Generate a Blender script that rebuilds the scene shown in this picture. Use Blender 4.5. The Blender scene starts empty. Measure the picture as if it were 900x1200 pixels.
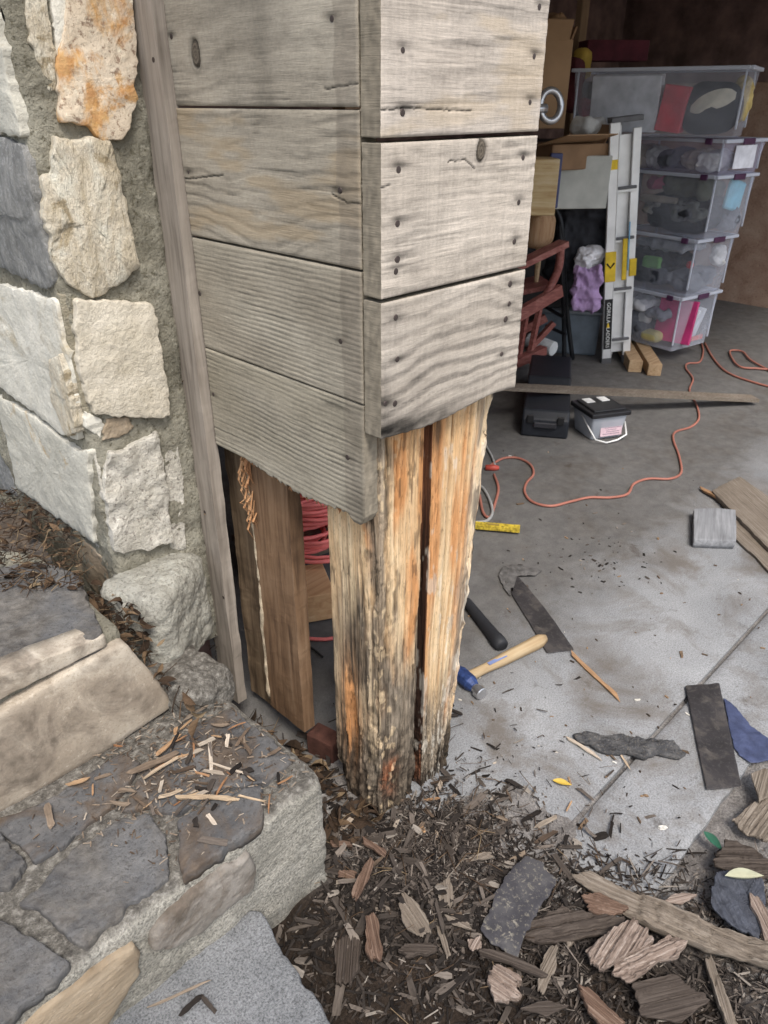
import bpy, bmesh, math, random
import numpy as np
from mathutils import Vector, Matrix
C = bpy.context.scene
COL = C.collection
rad = math.radians
random.seed(7)

# ------------------------------------------------------------------ camera, sky, sun, exposure
# frame: +X runs along the garage front, +Y goes into the garage / up the stairs, origin at the pillar's front corner
CAMP = (-0.853, -0.90, 1.60); PITCH = rad(29.0); FPX = 870.0
cd = bpy.data.cameras.new('camera'); cam = bpy.data.objects.new('camera', cd); COL.objects.link(cam)
cam.location = CAMP; cam.rotation_euler = (rad(90) - PITCH, 0, rad(-45))
cd.sensor_fit = 'VERTICAL'; cd.sensor_height = 36; cd.lens = 36 * FPX / 1200
cd.clip_start = .02; cd.clip_end = 500
cd.dof.use_dof = True; cd.dof.focus_distance = 1.45; cd.dof.aperture_fstop = 11
C.camera = cam
SUN_EL, SUN_AZ = 58.0, 242.0      # azimuth of the direction towards the sun, from +X counter-clockwise
w = bpy.data.worlds.new('World'); C.world = w; w.use_nodes = True
wn = w.node_tree; bg = wn.nodes['Background']
sky = wn.nodes.new('ShaderNodeTexSky'); sky.sky_type = 'NISHITA'; sky.sun_disc = False
sky.sun_elevation = rad(SUN_EL); sky.sun_rotation = rad(90 - SUN_AZ); sky.air_density = 1.0; sky.dust_density = 3.0; sky.ozone_density = .6
hs = wn.nodes.new('ShaderNodeHueSaturation'); hs.inputs['Saturation'].default_value = .7   # a whitish, hazy sky
wn.links.new(sky.outputs[0], hs.inputs['Color']); wn.links.new(hs.outputs[0], bg.inputs[0]); bg.inputs[1].default_value = .15
sl = bpy.data.lights.new('sun', 'SUN'); sl.energy = 1.75; sl.angle = rad(18); sl.color = (1, .95, .88)
so = bpy.data.objects.new('sun', sl); COL.objects.link(so)
sd = Vector((math.cos(rad(SUN_AZ)) * math.cos(rad(SUN_EL)), math.sin(rad(SUN_AZ)) * math.cos(rad(SUN_EL)), math.sin(rad(SUN_EL))))
so.rotation_euler = sd.to_track_quat('Z', 'Y').to_euler(); so.location = (0, -3, 5)
C.view_settings.view_transform = 'Standard'; C.view_settings.look = 'None'; C.view_settings.gamma = 1
C.view_settings.exposure = 0.8
C.render.engine = 'CYCLES'
C.cycles.max_bounces = 8; C.cycles.diffuse_bounces = 5; C.cycles.transparent_max_bounces = 16

# ------------------------------------------------------------------ measuring helpers (photo point -> point on a real plane)
SP, CP, R2 = math.sin(PITCH), math.cos(PITCH), math.sqrt(.5)
def rayd(px, py):
    L = px - 450.0; u = 600.0 - py
    F = FPX * CP + u * SP; V = u * CP - FPX * SP
    return np.array([R2 * (F + L), R2 * (F - L), V])
CV = np.array(CAMP)
def PL(px, py, p0, n):
    d = rayd(px, py); n = np.array(n, float)
    return CV + d * (np.dot(np.array(p0) - CV, n) / np.dot(d, n))
def G(px, py, z=0.0): return PL(px, py, (0, 0, z), (0, 0, 1))
def PX(px, py, x=0.0): return PL(px, py, (x, 0, 0), (1, 0, 0))
def PY(px, py, y=0.0): return PL(px, py, (0, y, 0), (0, 1, 0))
def PF(px, py, F):   # a point at a given forward distance from where the photographer stood
    d = rayd(px, py); return CV + d * (F / ((d[0] + d[1]) * R2))

# ------------------------------------------------------------------ noise
def _h(ix, iy, iz, s):
    with np.errstate(over='ignore'):
        h = (ix.astype(np.int64) * 374761393 + iy.astype(np.int64) * 668265263 + iz.astype(np.int64) * 1274126177 + s * 974711 + 12345).astype(np.uint64) & np.uint64(0xffffffff)
        h = ((h ^ (h >> np.uint64(13))) * np.uint64(1274126177)) & np.uint64(0xffffffff)
        h = h ^ (h >> np.uint64(16))
    return (h & np.uint64(0xffff)).astype(float) / 32767.5 - 1
def vn(x, y, z=0.0, s=0):
    x, y, z = np.broadcast_arrays(np.asarray(x, float), np.asarray(y, float), np.asarray(z, float))
    X, Y, Z = np.floor(x), np.floor(y), np.floor(z)
    fx, fy, fz = x - X, y - Y, z - Z
    q = lambda t: t * t * t * (t * (t * 6 - 15) + 10)
    fx, fy, fz = q(fx), q(fy), q(fz)
    r = 0
    for i in (0, 1):
        for j in (0, 1):
            for k in (0, 1):
                r = r + _h(X + i, Y + j, Z + k, s) * (fx if i else 1 - fx) * (fy if j else 1 - fy) * (fz if k else 1 - fz)
    return r
def fbm(x, y, z=0.0, o=4, s=0):
    r = 0; a = 1; t = 0
    for i in range(o):
        r = r + a * vn(np.asarray(x) * 2 ** i, np.asarray(y) * 2 ** i, np.asarray(z) * 2 ** i, s + i * 17); t += a; a *= .5
    return r / t
def sst(a, b, x): t = np.clip((x - a) / (b - a), 0, 1); return t * t * (3 - 2 * t)
def mixc(a, b, t): t = np.asarray(t)[..., None]; return np.asarray(a) * (1 - t) + np.asarray(b) * t

# ------------------------------------------------------------------ object helpers
def thing(name, label, cat, loc=(0, 0, 0), group=None):
    o = bpy.data.objects.new(name, None); COL.objects.link(o); o.location = loc; o.empty_display_size = .1
    return tag(o, label, cat, group)
def tag(o, label, cat, group=None, kind=None):
    if label: o['label'] = label
    if cat: o['category'] = cat
    if group: o['group'] = group
    if kind: o['kind'] = kind
    return o
def link(name, me, parent=None, loc=None, rot=None, label=None, kind=None):
    o = bpy.data.objects.new(name, me); COL.objects.link(o)
    if parent is not None:
        o.parent = parent
        if loc is None: o.location = -wpos(parent)      # mesh data given in scene coordinates
    if loc is not None: o.location = loc
    if rot is not None: o.rotation_euler = rot
    if label: o['label'] = label
    if kind: o['kind'] = kind
    return o
def wpos(o):
    v = Vector(o.location)
    while o.parent is not None: o = o.parent; v += Vector(o.location)
    return v
def struct(name, me): o = link(name, me); o['kind'] = 'structure'; return o

def mesh_np(name, V, Q, mat, cols=None, attrs=None, smooth=True):
    V = np.asarray(V, np.float32); Q = np.asarray(Q, np.int32)
    me = bpy.data.meshes.new(name)
    me.vertices.add(len(V)); me.vertices.foreach_set('co', V.ravel())
    n = len(Q); k = Q.shape[1]
    me.loops.add(n * k); me.loops.foreach_set('vertex_index', Q.ravel())
    me.polygons.add(n); me.polygons.foreach_set('loop_start', np.arange(0, n * k, k, dtype=np.int32))
    me.polygons.foreach_set('use_smooth', np.full(n, smooth))
    me.update(calc_edges=True)
    if cols is not None:
        a = me.attributes.new('Col', 'FLOAT_COLOR', 'POINT')
        c = np.ones((len(V), 4), np.float32); c[:, :3] = np.clip(cols, .004, 1); a.data.foreach_set('color', c.ravel())
    for kk, v in (attrs or {}).items():
        a = me.attributes.new(kk, 'FLOAT', 'POINT'); a.data.foreach_set('value', np.asarray(v, np.float32).ravel())
    me.materials.append(mat)
    return me

class MB:
    def __init__(s): s.v = []; s.f = []; s.m = []; s.mi = 0; s.r = []; s.rv = 0.0
    def add(s, vs, fs):
        o = len(s.v); s.v += [tuple(map(float, p)) for p in vs]; s.f += [tuple(i + o for i in f) for f in fs]; s.m += [s.mi] * len(fs); s.r += [s.rv] * len(vs); return s
    def box(s, c, d, M=None):
        x, y, z = c; a, b, e = d[0] / 2, d[1] / 2, d[2] / 2
        vs = [Vector((x + i * a, y + j * b, z + k * e)) for k in (-1, 1) for j in (-1, 1) for i in (-1, 1)]
        if M is not None: vs = [M @ v for v in vs]
        return s.add(vs, [(0, 2, 3, 1), (4, 5, 7, 6), (0, 1, 5, 4), (2, 6, 7, 3), (0, 4, 6, 2), (1, 3, 7, 5)])
    def tube(s, pts, r, n=8, cap=True, flat=1.0):
        pts = [Vector(p) for p in pts]; m = len(pts); rs = r if isinstance(r, (list, tuple)) else [r] * m
        vs = []; up = Vector((0, 0, 1)); prev = None
        for i, p in enumerate(pts):
            t = (pts[min(i + 1, m - 1)] - pts[max(i - 1, 0)])
            t = t.normalized() if t.length > 1e-9 else Vector((0, 0, 1))
            if prev is None: a = up if abs(t.dot(up)) < .9 else Vector((1, 0, 0)); x = t.cross(a).normalized()
            else: x = (prev - t * prev.dot(t)).normalized()
            prev = x; y = t.cross(x)
            for k in range(n):
                an = 2 * math.pi * k / n; vs.append(p + x * math.cos(an) * rs[i] + y * math.sin(an) * rs[i] * flat)
        fs = [(i * n + k, i * n + (k + 1) % n, (i + 1) * n + (k + 1) % n, (i + 1) * n + k) for i in range(m - 1) for k in range(n)]
        if cap: fs += [tuple(range(n))[::-1], tuple((m - 1) * n + k for k in range(n))]
        return s.add(vs, fs)
    def lathe(s, prof, n=24, M=None):   # prof: (radius, z)
        vs = []; m = len(prof)
        for r, z in prof:
            for k in range(n):
                a = 2 * math.pi * k / n; vs.append(Vector((r * math.cos(a), r * math.sin(a), z)))
        if M is not None: vs = [M @ v for v in vs]
        fs = [(i * n + k, i * n + (k + 1) % n, (i + 1) * n + (k + 1) % n, (i + 1) * n + k) for i in range(m - 1) for k in range(n)]
        fs += [tuple(range(n))[::-1], tuple((m - 1) * n + k for k in range(n))]
        return s.add(vs, fs)
    def prism(s, poly, nrm, depth):     # poly: 3D points counter-clockwise seen from the side nrm points to
        n = len(poly); nv = Vector(nrm)
        top = [Vector(p) for p in poly]; bot = [p - nv * depth for p in top]
        return s.add(top + bot, [tuple(range(n)), tuple(range(2 * n - 1, n - 1, -1))] + [(i, i + n, (i + 1) % n + n, (i + 1) % n) for i in range(n)])
    def mesh(s, name, mats, bevel=0.0, smooth=False, seg=1):
        me = bpy.data.meshes.new(name); me.from_pydata(s.v, [], s.f)
        for m in (mats if isinstance(mats, (list, tuple)) else [mats]): me.materials.append(m)
        me.polygons.foreach_set('material_index', s.m)
        if any(s.r): a = me.attributes.new('rnd', 'FLOAT', 'POINT'); a.data.foreach_set('value', s.r)
        if bevel:
            bm = bmesh.new(); bm.from_mesh(me)
            bmesh.ops.bevel(bm, geom=[e for e in bm.edges if e.calc_face_angle(0) > .5], offset=bevel, segments=seg, profile=.5, affect='EDGES', clamp_overlap=True)
            bm.to_mesh(me); bm.free()
        me.polygons.foreach_set('use_smooth', [smooth] * len(me.polygons)); me.update()
        return me

# ------------------------------------------------------------------ materials
def S(m): return m
class Mat:
    def __init__(s, name):
        s.m = bpy.data.materials.new(name); s.m.use_nodes = True; s.t = s.m.node_tree; s.b = s.t.nodes['Principled BSDF']
        s.b.inputs['Specular IOR Level'].default_value = .25
    def n(s, ty, ins=None, **pr):
        x = s.t.nodes.new('ShaderNode' + ty)
        for k, v in pr.items(): setattr(x, k, v)
        for k, v in (ins or {}).items():
            if hasattr(v, 'is_output'): s.t.links.new(v, x.inputs[k])
            else: x.inputs[k].default_value = v
        return x
    def co(s, scale=(1, 1, 1)):
        tc = s.n('TexCoord'); mp = s.n('Mapping', {'Vector': tc.outputs['Object'], 'Scale': scale}); return mp.outputs[0]
    def noise(s, sc, det=4, rough=.55, vec=None, dist=0.0):
        return s.n('TexNoise', {'Vector': vec if vec is not None else s.co(), 'Scale': sc, 'Detail': det, 'Roughness': rough, 'Distortion': dist}).outputs['Fac']
    def ramp(s, fac, st):
        x = s.n('ValToRGB', {'Fac': fac}); e = x.color_ramp.elements
        while len(e) < len(st): e.new(.5)
        for i, (p, c) in enumerate(st): e[i].position = p; e[i].color = tuple(c) + (1,)
        return x.outputs[0]
    def mix(s, a, b, f, mode='MIX'):
        x = s.n('Mix', data_type='RGBA', blend_type=mode)
        for k, v in ((0, f), (6, a), (7, b)):
            if hasattr(v, 'is_output'): s.t.links.new(v, x.inputs[k])
            else: x.inputs[k].default_value = v if k == 0 else tuple(v) + (1,) if len(v) == 3 else v
        return x.outputs[2]
    def math(s, op, a, b=0.0, c=0.0):
        return s.n('Math', {0: a, 1: b, 2: c}, operation=op).outputs[0]
    def bump(s, h, d, st=1.0, nrm=None):
        ins = {'Height': h, 'Distance': d, 'Strength': st}
        if nrm is not None: ins['Normal'] = nrm
        return s.n('Bump', ins).outputs[0]
    def out(s, col=None, rough=.8, nrm=None, metal=0.0, spec=None):
        for k, v in (('Base Color', col), ('Roughness', rough), ('Normal', nrm), ('Metallic', metal), ('Specular IOR Level', spec)):
            if v is None: continue
            if hasattr(v, 'is_output'): s.t.links.new(v, s.b.inputs[k])
            else: s.b.inputs[k].default_value = (tuple(v) + (1,)) if k == 'Base Color' else v
        return s.m

def plain(name, c, rough=.6, metal=0.0, var=.25, sc=12, bump=.0, spec=.3):
    m = Mat(name); n = m.noise(sc, 5)
    lo = tuple(x * (1 - var) for x in c); hi = tuple(min(1, x * (1 + var)) for x in c)
    nr = m.bump(m.noise(sc * 12, 3), bump, 1) if bump else None
    return m.out(m.ramp(n, [(.3, lo), (.7, hi)]), rough, nr, metal, spec)

def attr_wood(name, gsc=(60, 60, 4), rough=.85, bump=.0012, var=.22, split=0.0):
    m = Mat(name); a = m.n('Attribute', attribute_name='Col').outputs['Color']
    rt = m.math('ADD', m.math('MULTIPLY', m.n('Attribute', attribute_name='rot').outputs['Fac'], .7), .3)
    if split:   # hairline splits along the grain, and crumbling specks
        for sc_, th in (((75, 75, 1.6), .010), ((150, 150, 4), .014)):
            q = m.math('ABSOLUTE', m.math('SUBTRACT', m.noise(1.0, 3, .5, m.co(sc_), .25), .5)); k0 = m.ramp(q, [(0, (1 - split,) * 3), (th, (1 - split * .6,) * 3), (th * 2.2, (1, 1, 1))])
            a = m.mix(a, k0, rt, 'MULTIPLY')
        a = m.mix(a, m.ramp(m.noise(190, 3, .7, m.co((1, 1, .35))), [(.28, (.45,) * 3), (.42, (1,) * 3), (.62, (1,) * 3), (.74, (1.35,) * 3)]), .8, 'MULTIPLY')
    v = m.co(gsc); f = m.noise(6, 5, .65, v)
    k = m.ramp(f, [(.25, (1 - var,) * 3), (.75, (1 + var * .6,) * 3)])
    g = m.noise(260, 3, .6)
    return m.out(m.mix(a, k, 1.0, 'MULTIPLY'), rough, m.bump(g, bump * .5, .6, m.bump(f, bump, .8)), 0, .15)

def grain_wood(name, cols, axis=0, rough=.75, sc=1.0, bump=.0008):
    m = Mat(name); g = [38.0 * sc] * 3; g[axis] = 2.2; v = m.co(tuple(g))
    f = m.noise(1.6, 6, .62, v, .6 if sc < 2 else .2); ob = m.n('ObjectInfo').outputs['Random']
    f2 = m.noise(7, 3)
    ff = m.math('ADD', m.math('MULTIPLY', f, .75), m.math('MULTIPLY', f2, .25))
    st = [(.3 + .4 * i / max(1, len(cols) - 1), c) for i, c in enumerate(cols)]
    c = m.ramp(ff, st)
    return m.out(c, rough, m.bump(f, bump, 1.0), 0, .2)

def stone_mat(name, cols, sc=9, stretch=(1, 1, 1), speck=(.25, .22, .18), sa=.5, rust=None, rsc=6, rough=.85, bump=.004, rlo=.5, rhi=.62, fine=150):
    m = Mat(name); v = m.co(stretch)
    f = m.noise(sc, 8, .62, v, .5)
    c = m.ramp(f, [(.28 + .44 * i / (len(cols) - 1), x) for i, x in enumerate(cols)])
    g = m.noise(fine, 4, .7); gm = m.ramp(g, [(.36, (1, 1, 1)), (.46, (0, 0, 0))])
    c = m.mix(c, speck, m.math('MULTIPLY', gm, sa))
    h = m.noise(fine * .45, 4, .7); hm = m.ramp(h, [(.58, (0, 0, 0)), (.7, (1, 1, 1))])
    c = m.mix(c, tuple(min(.85, x * 1.35) for x in cols[-1]), m.math('MULTIPLY', hm, sa * .7))
    if rust:
        r = m.noise(rsc, 6, .65, None, .8); rm = m.ramp(r, [(rlo, (0, 0, 0)), (rhi, (1, 1, 1))])
        rc = m.ramp(m.noise(45, 4), [(.35, rust[0]), (.65, rust[1])])
        c = m.mix(c, rc, m.math('MULTIPLY', rm, .85))
    b = m.bump(g, bump * .3, .8, m.bump(m.noise(sc * 5, 7, .66, v), bump, 1.0))
    return m.out(c, rough, b, 0, .2)

def concrete_mat(name, cols, speck=.5, bump=.002, dirt=None, sc=5, fine=230, dlo=.5, dhi=.66):
    m = Mat(name)
    c = m.ramp(m.noise(sc, 8, .6, None, .3), [(.3 + .4 * i / (len(cols) - 1), x) for i, x in enumerate(cols)])
    g = m.noise(fine, 3, .75)
    c = m.mix(c, m.ramp(g, [(.33, (.35,) * 3), (.5, (1,) * 3), (.68, (1.45,) * 3)]), speck, 'MULTIPLY')
    if dirt:
        d = m.ramp(m.noise(3.2, 9, .68, None, .6), [(dlo, (0, 0, 0)), (dhi, (1, 1, 1))])
        c = m.mix(c, dirt, m.math('MULTIPLY', d, .75))
    return m.out(c, .9, m.bump(g, bump, 1.0, m.bump(m.noise(22, 6, .6), bump * 2, .7)), 0, .2)

def rnd_mat(name, stops, rough=.85):
    m = Mat(name); a = m.n('Attribute', attribute_name='rnd').outputs['Fac']
    c = m.ramp(a, stops); f = m.noise(30, 5, .7, m.co((1, 8, 8)))
    k = m.ramp(f, [(.3, (.6,) * 3), (.7, (1.25,) * 3)])
    return m.out(m.mix(c, k, 1.0, 'MULTIPLY'), rough, m.bump(f, .0012, 1.0), 0, .15)

# ------------------------------------------------------------------ rough solids
def cube_grid(n):
    V = []; Q = []; t = np.linspace(-1, 1, n + 1); A, B = np.meshgrid(t, t, indexing='ij'); o = 0
    for ax in range(3):
        for sg in (-1, 1):
            P = np.zeros(A.shape + (3,)); P[..., ax] = sg; P[..., (ax + 1) % 3] = A; P[..., (ax + 2) % 3] = B
            i = np.arange((n + 1) ** 2).reshape(n + 1, n + 1) + o; o += (n + 1) ** 2
            q = np.stack([i[:-1, :-1], i[1:, :-1], i[1:, 1:], i[:-1, 1:]], -1).reshape(-1, 4)
            Q.append(q if sg > 0 else q[:, ::-1]); V.append(P.reshape(-1, 3))
    V = np.concatenate(V); Q = np.concatenate(Q)
    key = np.round(V * 4096).astype(np.int64); _, idx, inv = np.unique(key, axis=0, return_index=True, return_inverse=True)
    return V[idx], inv.ravel()[Q]
_cg = {}
def rough_box(name, c, d, mat, r=.02, n=24, amp=.006, fr=14, seed=0, rotz=0.0, big=0.0, bfr=4, fold=0.0):
    if n not in _cg: _cg[n] = cube_grid(n)
    U, Q = _cg[n]; h = np.array(d) / 2
    P = U * h; inner = np.clip(P, -(h - r), h - r); dv = P - inner; ln = np.linalg.norm(dv, axis=1, keepdims=True)
    nr = np.where(ln > 1e-9, dv / np.maximum(ln, 1e-9), 0); P = inner + nr * r
    nz = P + np.array(c) + seed * 3.1
    k = amp * fbm(nz[:, 0] * fr, nz[:, 1] * fr, nz[:, 2] * fr, 4, seed) + big * fbm(nz[:, 0] * bfr, nz[:, 1] * bfr, nz[:, 2] * bfr, 2, seed + 5)
    if fold: k = k + fold * (.5 - 2.2 * np.abs(fbm(nz[:, 0] * 9 + nz[:, 2] * 5, nz[:, 1] * 9, nz[:, 2] * 7, 2, seed + 8))) + .4 * fold * (.5 - 2 * np.abs(fbm(nz[:, 0] * 26, nz[:, 1] * 20, nz[:, 2] * 26, 2, seed + 9)))
    P = P + nr * k[:, None]
    if rotz: cs, sn = math.cos(rotz), math.sin(rotz); P = np.stack([P[:, 0] * cs - P[:, 1] * sn, P[:, 0] * sn + P[:, 1] * cs, P[:, 2]], -1)
    return mesh_np(name, P + np.array(c), Q, mat)

def slab(name, pts, nrm, depth, mat, bulge=.004, edge=.008, amp=.003, fr=25, seed=0, jit=.003, N=72, steps=0.0, fib=0.0):
    """a stone or flat piece: outline pts on a plane, real depth behind it, worn edges and uneven face"""
    pts = np.array(pts, float); nv = np.array(nrm, float); nv /= np.linalg.norm(nv)
    c = pts.mean(0)
    if np.dot(np.cross(pts[0] - c, pts[1] - c) + sum(np.cross(pts[i] - c, pts[(i + 1) % len(pts)] - c) for i in range(len(pts))), nv) < 0: pts = pts[::-1]
    sg = np.linalg.norm(np.roll(pts, -1, 0) - pts, axis=1); cu = np.concatenate([[0], np.cumsum(sg)]); t = np.linspace(0, cu[-1], N, endpoint=False)
    Pc = np.concatenate([pts, pts[:1]]); o = np.stack([np.interp(t, cu, Pc[:, k]) for k in range(3)], -1)
    o = .5 * o + .25 * (np.roll(o, 1, 0) + np.roll(o, -1, 0))
    off = o - c; ln = np.linalg.norm(off, axis=1, keepdims=True)
    j = fbm(o[:, 0] * 40 + seed, o[:, 1] * 40, o[:, 2] * 40, 3, seed) * jit * 1.6
    o = o + off / np.maximum(ln, 1e-6) * j[:, None]
    if fib:   # torn along the grain: ends break off in steps, the face splits into ridges (local x is the grain)
        yy = o[:, 1]; ex = np.clip((o[:, 0] - c[0]) / (np.ptp(o[:, 0]) * .5), -1, 1)
        o[:, 0] += fib * np.sign(ex) * np.abs(ex) ** 1.5 * (np.round(vn(yy * 130, ex * 0 + np.sign(ex) * 3, 0, seed + 70) * 2.2) / 2.2 + .5 * vn(yy * 420, np.sign(ex), 0, seed + 71))
        o[:, 1] += .1 * fib * np.round(2 * vn(o[:, 0] * 60, np.sign(yy - c[1]), 0, seed + 72))
    size = ln.mean()
    e = min(.45, edge / size)
    fr_ = [0.0004] + list(np.linspace(.12, 1 - e, 22 if fib else 9)) + [1 - e * .6, 1 - e * .25, 1.0]
    hs = [bulge * (1 - f * f) for f in fr_[:-3]] + [-edge * .12, -edge * .38, -edge * .9]
    rings = [c + (o - c) * f + nv * h for f, h in zip(fr_, hs)]
    rings = [R + nv * (amp * fbm(R[:, 0] * fr, R[:, 1] * fr, R[:, 2] * fr, 5, seed) + (steps * np.round(2 * vn(R[:, 0] * 9, R[:, 1] * 9, R[:, 2] * 9, seed + 3)) / 2 if steps else 0))[:, None] for R in rings]
    if fib: rings = [R + nv * ((.35 * depth) * fbm(R[:, 0] * 5, R[:, 1] * 230, 0, 4, seed + 73) + .35 * depth * np.round(1.6 * vn(R[:, 0] * 7, R[:, 1] * 85, 0, seed + 74)) / 1.6)[:, None] for R in rings]
    rings.append(o - nv * depth * .55); rings.append(c + (o - c) * .97 - nv * depth); rings.append(c + (o - c) * .0004 - nv * depth)
    V = np.concatenate(rings); m = len(rings); Q = []
    for i in range(m - 1):
        a = np.arange(N) + i * N; b = np.roll(np.arange(N), -1) + i * N
        Q.append(np.stack([a, a + N, b + N, b], -1))
    # caps closed by tiny rings
    me = mesh_np(name, V, np.concatenate(Q), mat)
    return me

# ------------------------------------------------------------------ shared materials
M_left = attr_wood('weathered_board_left', (3, 4, 60), var=.10)
M_right = attr_wood('weathered_board_right', (4, 3, 60), var=.08)
M_rot = attr_wood('rotten_timber', (90, 90, 5), .9, .0020, .18, .55)
M_stud = grain_wood('aged_stud', [(.06, .036, .023), (.185, .112, .064), (.27, .18, .112)], 2, bump=.002)
M_studdark = grain_wood('dark_stud', [(.045, .03, .02), (.17, .12, .075), (.25, .185, .12)], 2)
M_trim = grain_wood('grey_trim', [(.13, .11, .09), (.26, .226, .19), (.36, .32, .275)], 2)
M_nail = plain('rusty_nail', (.07, .055, .05), .6, .5)
M_mortar = stone_mat('wall_mortar', [(.16, .15, .115), (.25, .235, .185), (.34, .325, .265)], 7, speck=(.10, .09, .06), sa=.8, bump=.016, fine=105)
M_conc = concrete_mat('step_concrete', [(.25, .235, .20), (.36, .345, .30), (.45, .43, .385)], .75, .004, (.13, .115, .095), 6, 190, .56, .72)
M_step = concrete_mat('step_concrete_dirty', [(.20, .19, .16), (.30, .285, .245), (.385, .365, .32)], .85, .006, (.13, .115, .095), 6, 190, .56, .72)
def soil_top(m, z0, y0):   # dirt and rotted wood dust lying on the flat top, thinning out towards the worn front lip
    t = m.node_tree; g = Mat.__new__(Mat); g.m = m; g.t = t; g.b = t.nodes['Principled BSDF']
    sp = g.n('SeparateXYZ', {0: g.n('TexCoord').outputs['Object']})
    zz = g.n('MapRange', {0: sp.outputs[2], 1: z0 - .012, 2: z0 - .002}).outputs[0]
    yy = g.n('MapRange', {0: g.math('ADD', sp.outputs[1], g.math('MULTIPLY', g.math('SUBTRACT', g.noise(13, 5), .5), .22)), 1: y0, 2: y0 + .07}).outputs[0]
    f = g.math('MULTIPLY', zz, yy); src = g.b.inputs['Base Color'].links[0].from_socket
    dc = g.ramp(g.noise(60, 5, .7), [(.3, (.045, .04, .035)), (.5, (.125, .115, .10)), (.66, (.29, .275, .245))])
    t.links.new(g.mix(src, dc, g.math('MULTIPLY', f, .92)), g.b.inputs['Base Color'])
M_conc_blue = concrete_mat('tread_concrete', [(.135, .14, .145), (.19, .195, .20), (.245, .25, .255)], .9, .003, (.15, .15, .15), 6, 240, .6, .75)
M_floor = concrete_mat('garage_concrete', [(.18, .184, .19), (.24, .245, .25), (.30, .305, .31)], .62, .0016, (.12, .10, .08), 2.4, 210, .50, .66)
def floor_dirt_shade(m):   # trodden-in brown dirt and oil plus painted-in roof shade on the old floor inside, and dark blots here and there
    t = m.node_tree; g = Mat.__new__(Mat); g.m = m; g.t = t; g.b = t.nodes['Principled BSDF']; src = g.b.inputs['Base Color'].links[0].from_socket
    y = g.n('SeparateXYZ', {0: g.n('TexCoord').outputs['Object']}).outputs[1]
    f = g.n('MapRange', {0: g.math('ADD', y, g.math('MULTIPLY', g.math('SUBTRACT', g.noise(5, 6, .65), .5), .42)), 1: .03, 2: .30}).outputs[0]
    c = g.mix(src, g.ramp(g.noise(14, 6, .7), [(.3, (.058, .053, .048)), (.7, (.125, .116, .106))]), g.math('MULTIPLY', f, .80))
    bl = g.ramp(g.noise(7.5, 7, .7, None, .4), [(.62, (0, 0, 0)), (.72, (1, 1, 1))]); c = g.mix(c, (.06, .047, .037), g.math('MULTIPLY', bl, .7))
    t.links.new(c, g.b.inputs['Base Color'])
floor_dirt_shade(M_floor)
M_slate = stone_mat('slate', [(.06, .06, .062), (.105, .105, .107), (.165, .162, .158)], 7, speck=(.04, .037, .034), sa=.6, bump=.009, fine=120, rust=((.075, .066, .056), (.18, .165, .145)), rsc=6, rlo=.40, rhi=.60)
M_slateb = stone_mat('slate_dusty', [(.05, .05, .052), (.105, .104, .104), (.175, .165, .155)], 6, speck=(.03, .028, .026), sa=.5, bump=.006, fine=110, rust=((.075, .055, .04), (.12, .09, .065)), rsc=7, rlo=.45, rhi=.6)
M_tan = stone_mat('tan_sandstone', [(.22, .175, .13), (.39, .335, .265), (.54, .49, .41)], 4.5, speck=(.2, .16, .11), sa=.45, bump=.003, fine=190, rust=((.11, .09, .07), (.22, .18, .14)), rsc=8, rlo=.44, rhi=.62)
M_brown = stone_mat('brown_riser_stone', [(.13, .115, .10), (.21, .19, .165), (.30, .275, .245)], 11, (1, 1, 1), sa=.55, bump=.006, rust=((.08, .065, .05), (.14, .11, .085)), rsc=7)
M_ochre = stone_mat('ochre_riser_stone', [(.17, .125, .08), (.29, .23, .16), (.41, .345, .26)], 4, (1, 1, 4), sa=.3, bump=.005, rust=((.17, .11, .06), (.24, .165, .09)), rsc=5, rlo=.55, rhi=.6)
M_soil = Mat('mulch_soil')
_a = M_soil.n('Attribute', attribute_name='Col').outputs['Color']
_g = M_soil.noise(170, 5, .75)
M_soil = M_soil.out(M_soil.mix(_a, M_soil.ramp(_g, [(.3, (.35,) * 3), (.52, (1,) * 3), (.72, (1.7,) * 3)]), .9, 'MULTIPLY'), .95, M_soil.bump(_g, .006, 1.0), 0, .1)

# ------------------------------------------------------------------ ground, slabs, garage shell
def soil_h(x, y):
    m = np.exp(-(((x + .02) / .36) ** 2 + ((y + .16) / .40) ** 2) ** 1.3)
    h = -.012 + .05 * m + .014 * fbm(x * 9, y * 9, 0, 4, 3) * (.5 + m) + .006 * fbm(x * 60, y * 60, 0, 3, 9)
    h = h - .036 * np.exp(-(((x - .12) / .20) ** 2 + ((y + .02) / .13) ** 2))
    gap = sst(.02, -.05, x) * sst(.02, .14, y)
    lobe = sst(.0, -.6, y) * sst(.15, .6, x)
    return h + gap * .05 - lobe * .012
xs = np.arange(-.75, 1.9, .0085); ys = np.arange(-1.25, .75, .0085); XX, YY = np.meshgrid(xs, ys, indexing='ij')
ZZ = soil_h(XX, YY)
ii = np.arange(XX.size).reshape(XX.shape)
Qs = np.stack([ii[:-1, :-1], ii[1:, :-1], ii[1:, 1:], ii[:-1, 1:]], -1).reshape(-1, 4)
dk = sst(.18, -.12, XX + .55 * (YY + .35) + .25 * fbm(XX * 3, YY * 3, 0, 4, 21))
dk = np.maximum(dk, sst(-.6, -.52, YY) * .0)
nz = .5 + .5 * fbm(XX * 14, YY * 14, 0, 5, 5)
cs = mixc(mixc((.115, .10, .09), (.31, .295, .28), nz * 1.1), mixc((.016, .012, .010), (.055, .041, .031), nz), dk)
struct('mulch_soil', mesh_np('mulch_soil', np.stack([XX, YY, ZZ], -1).reshape(-1, 3), Qs, M_soil, cs.reshape(-1, 3)))
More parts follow.
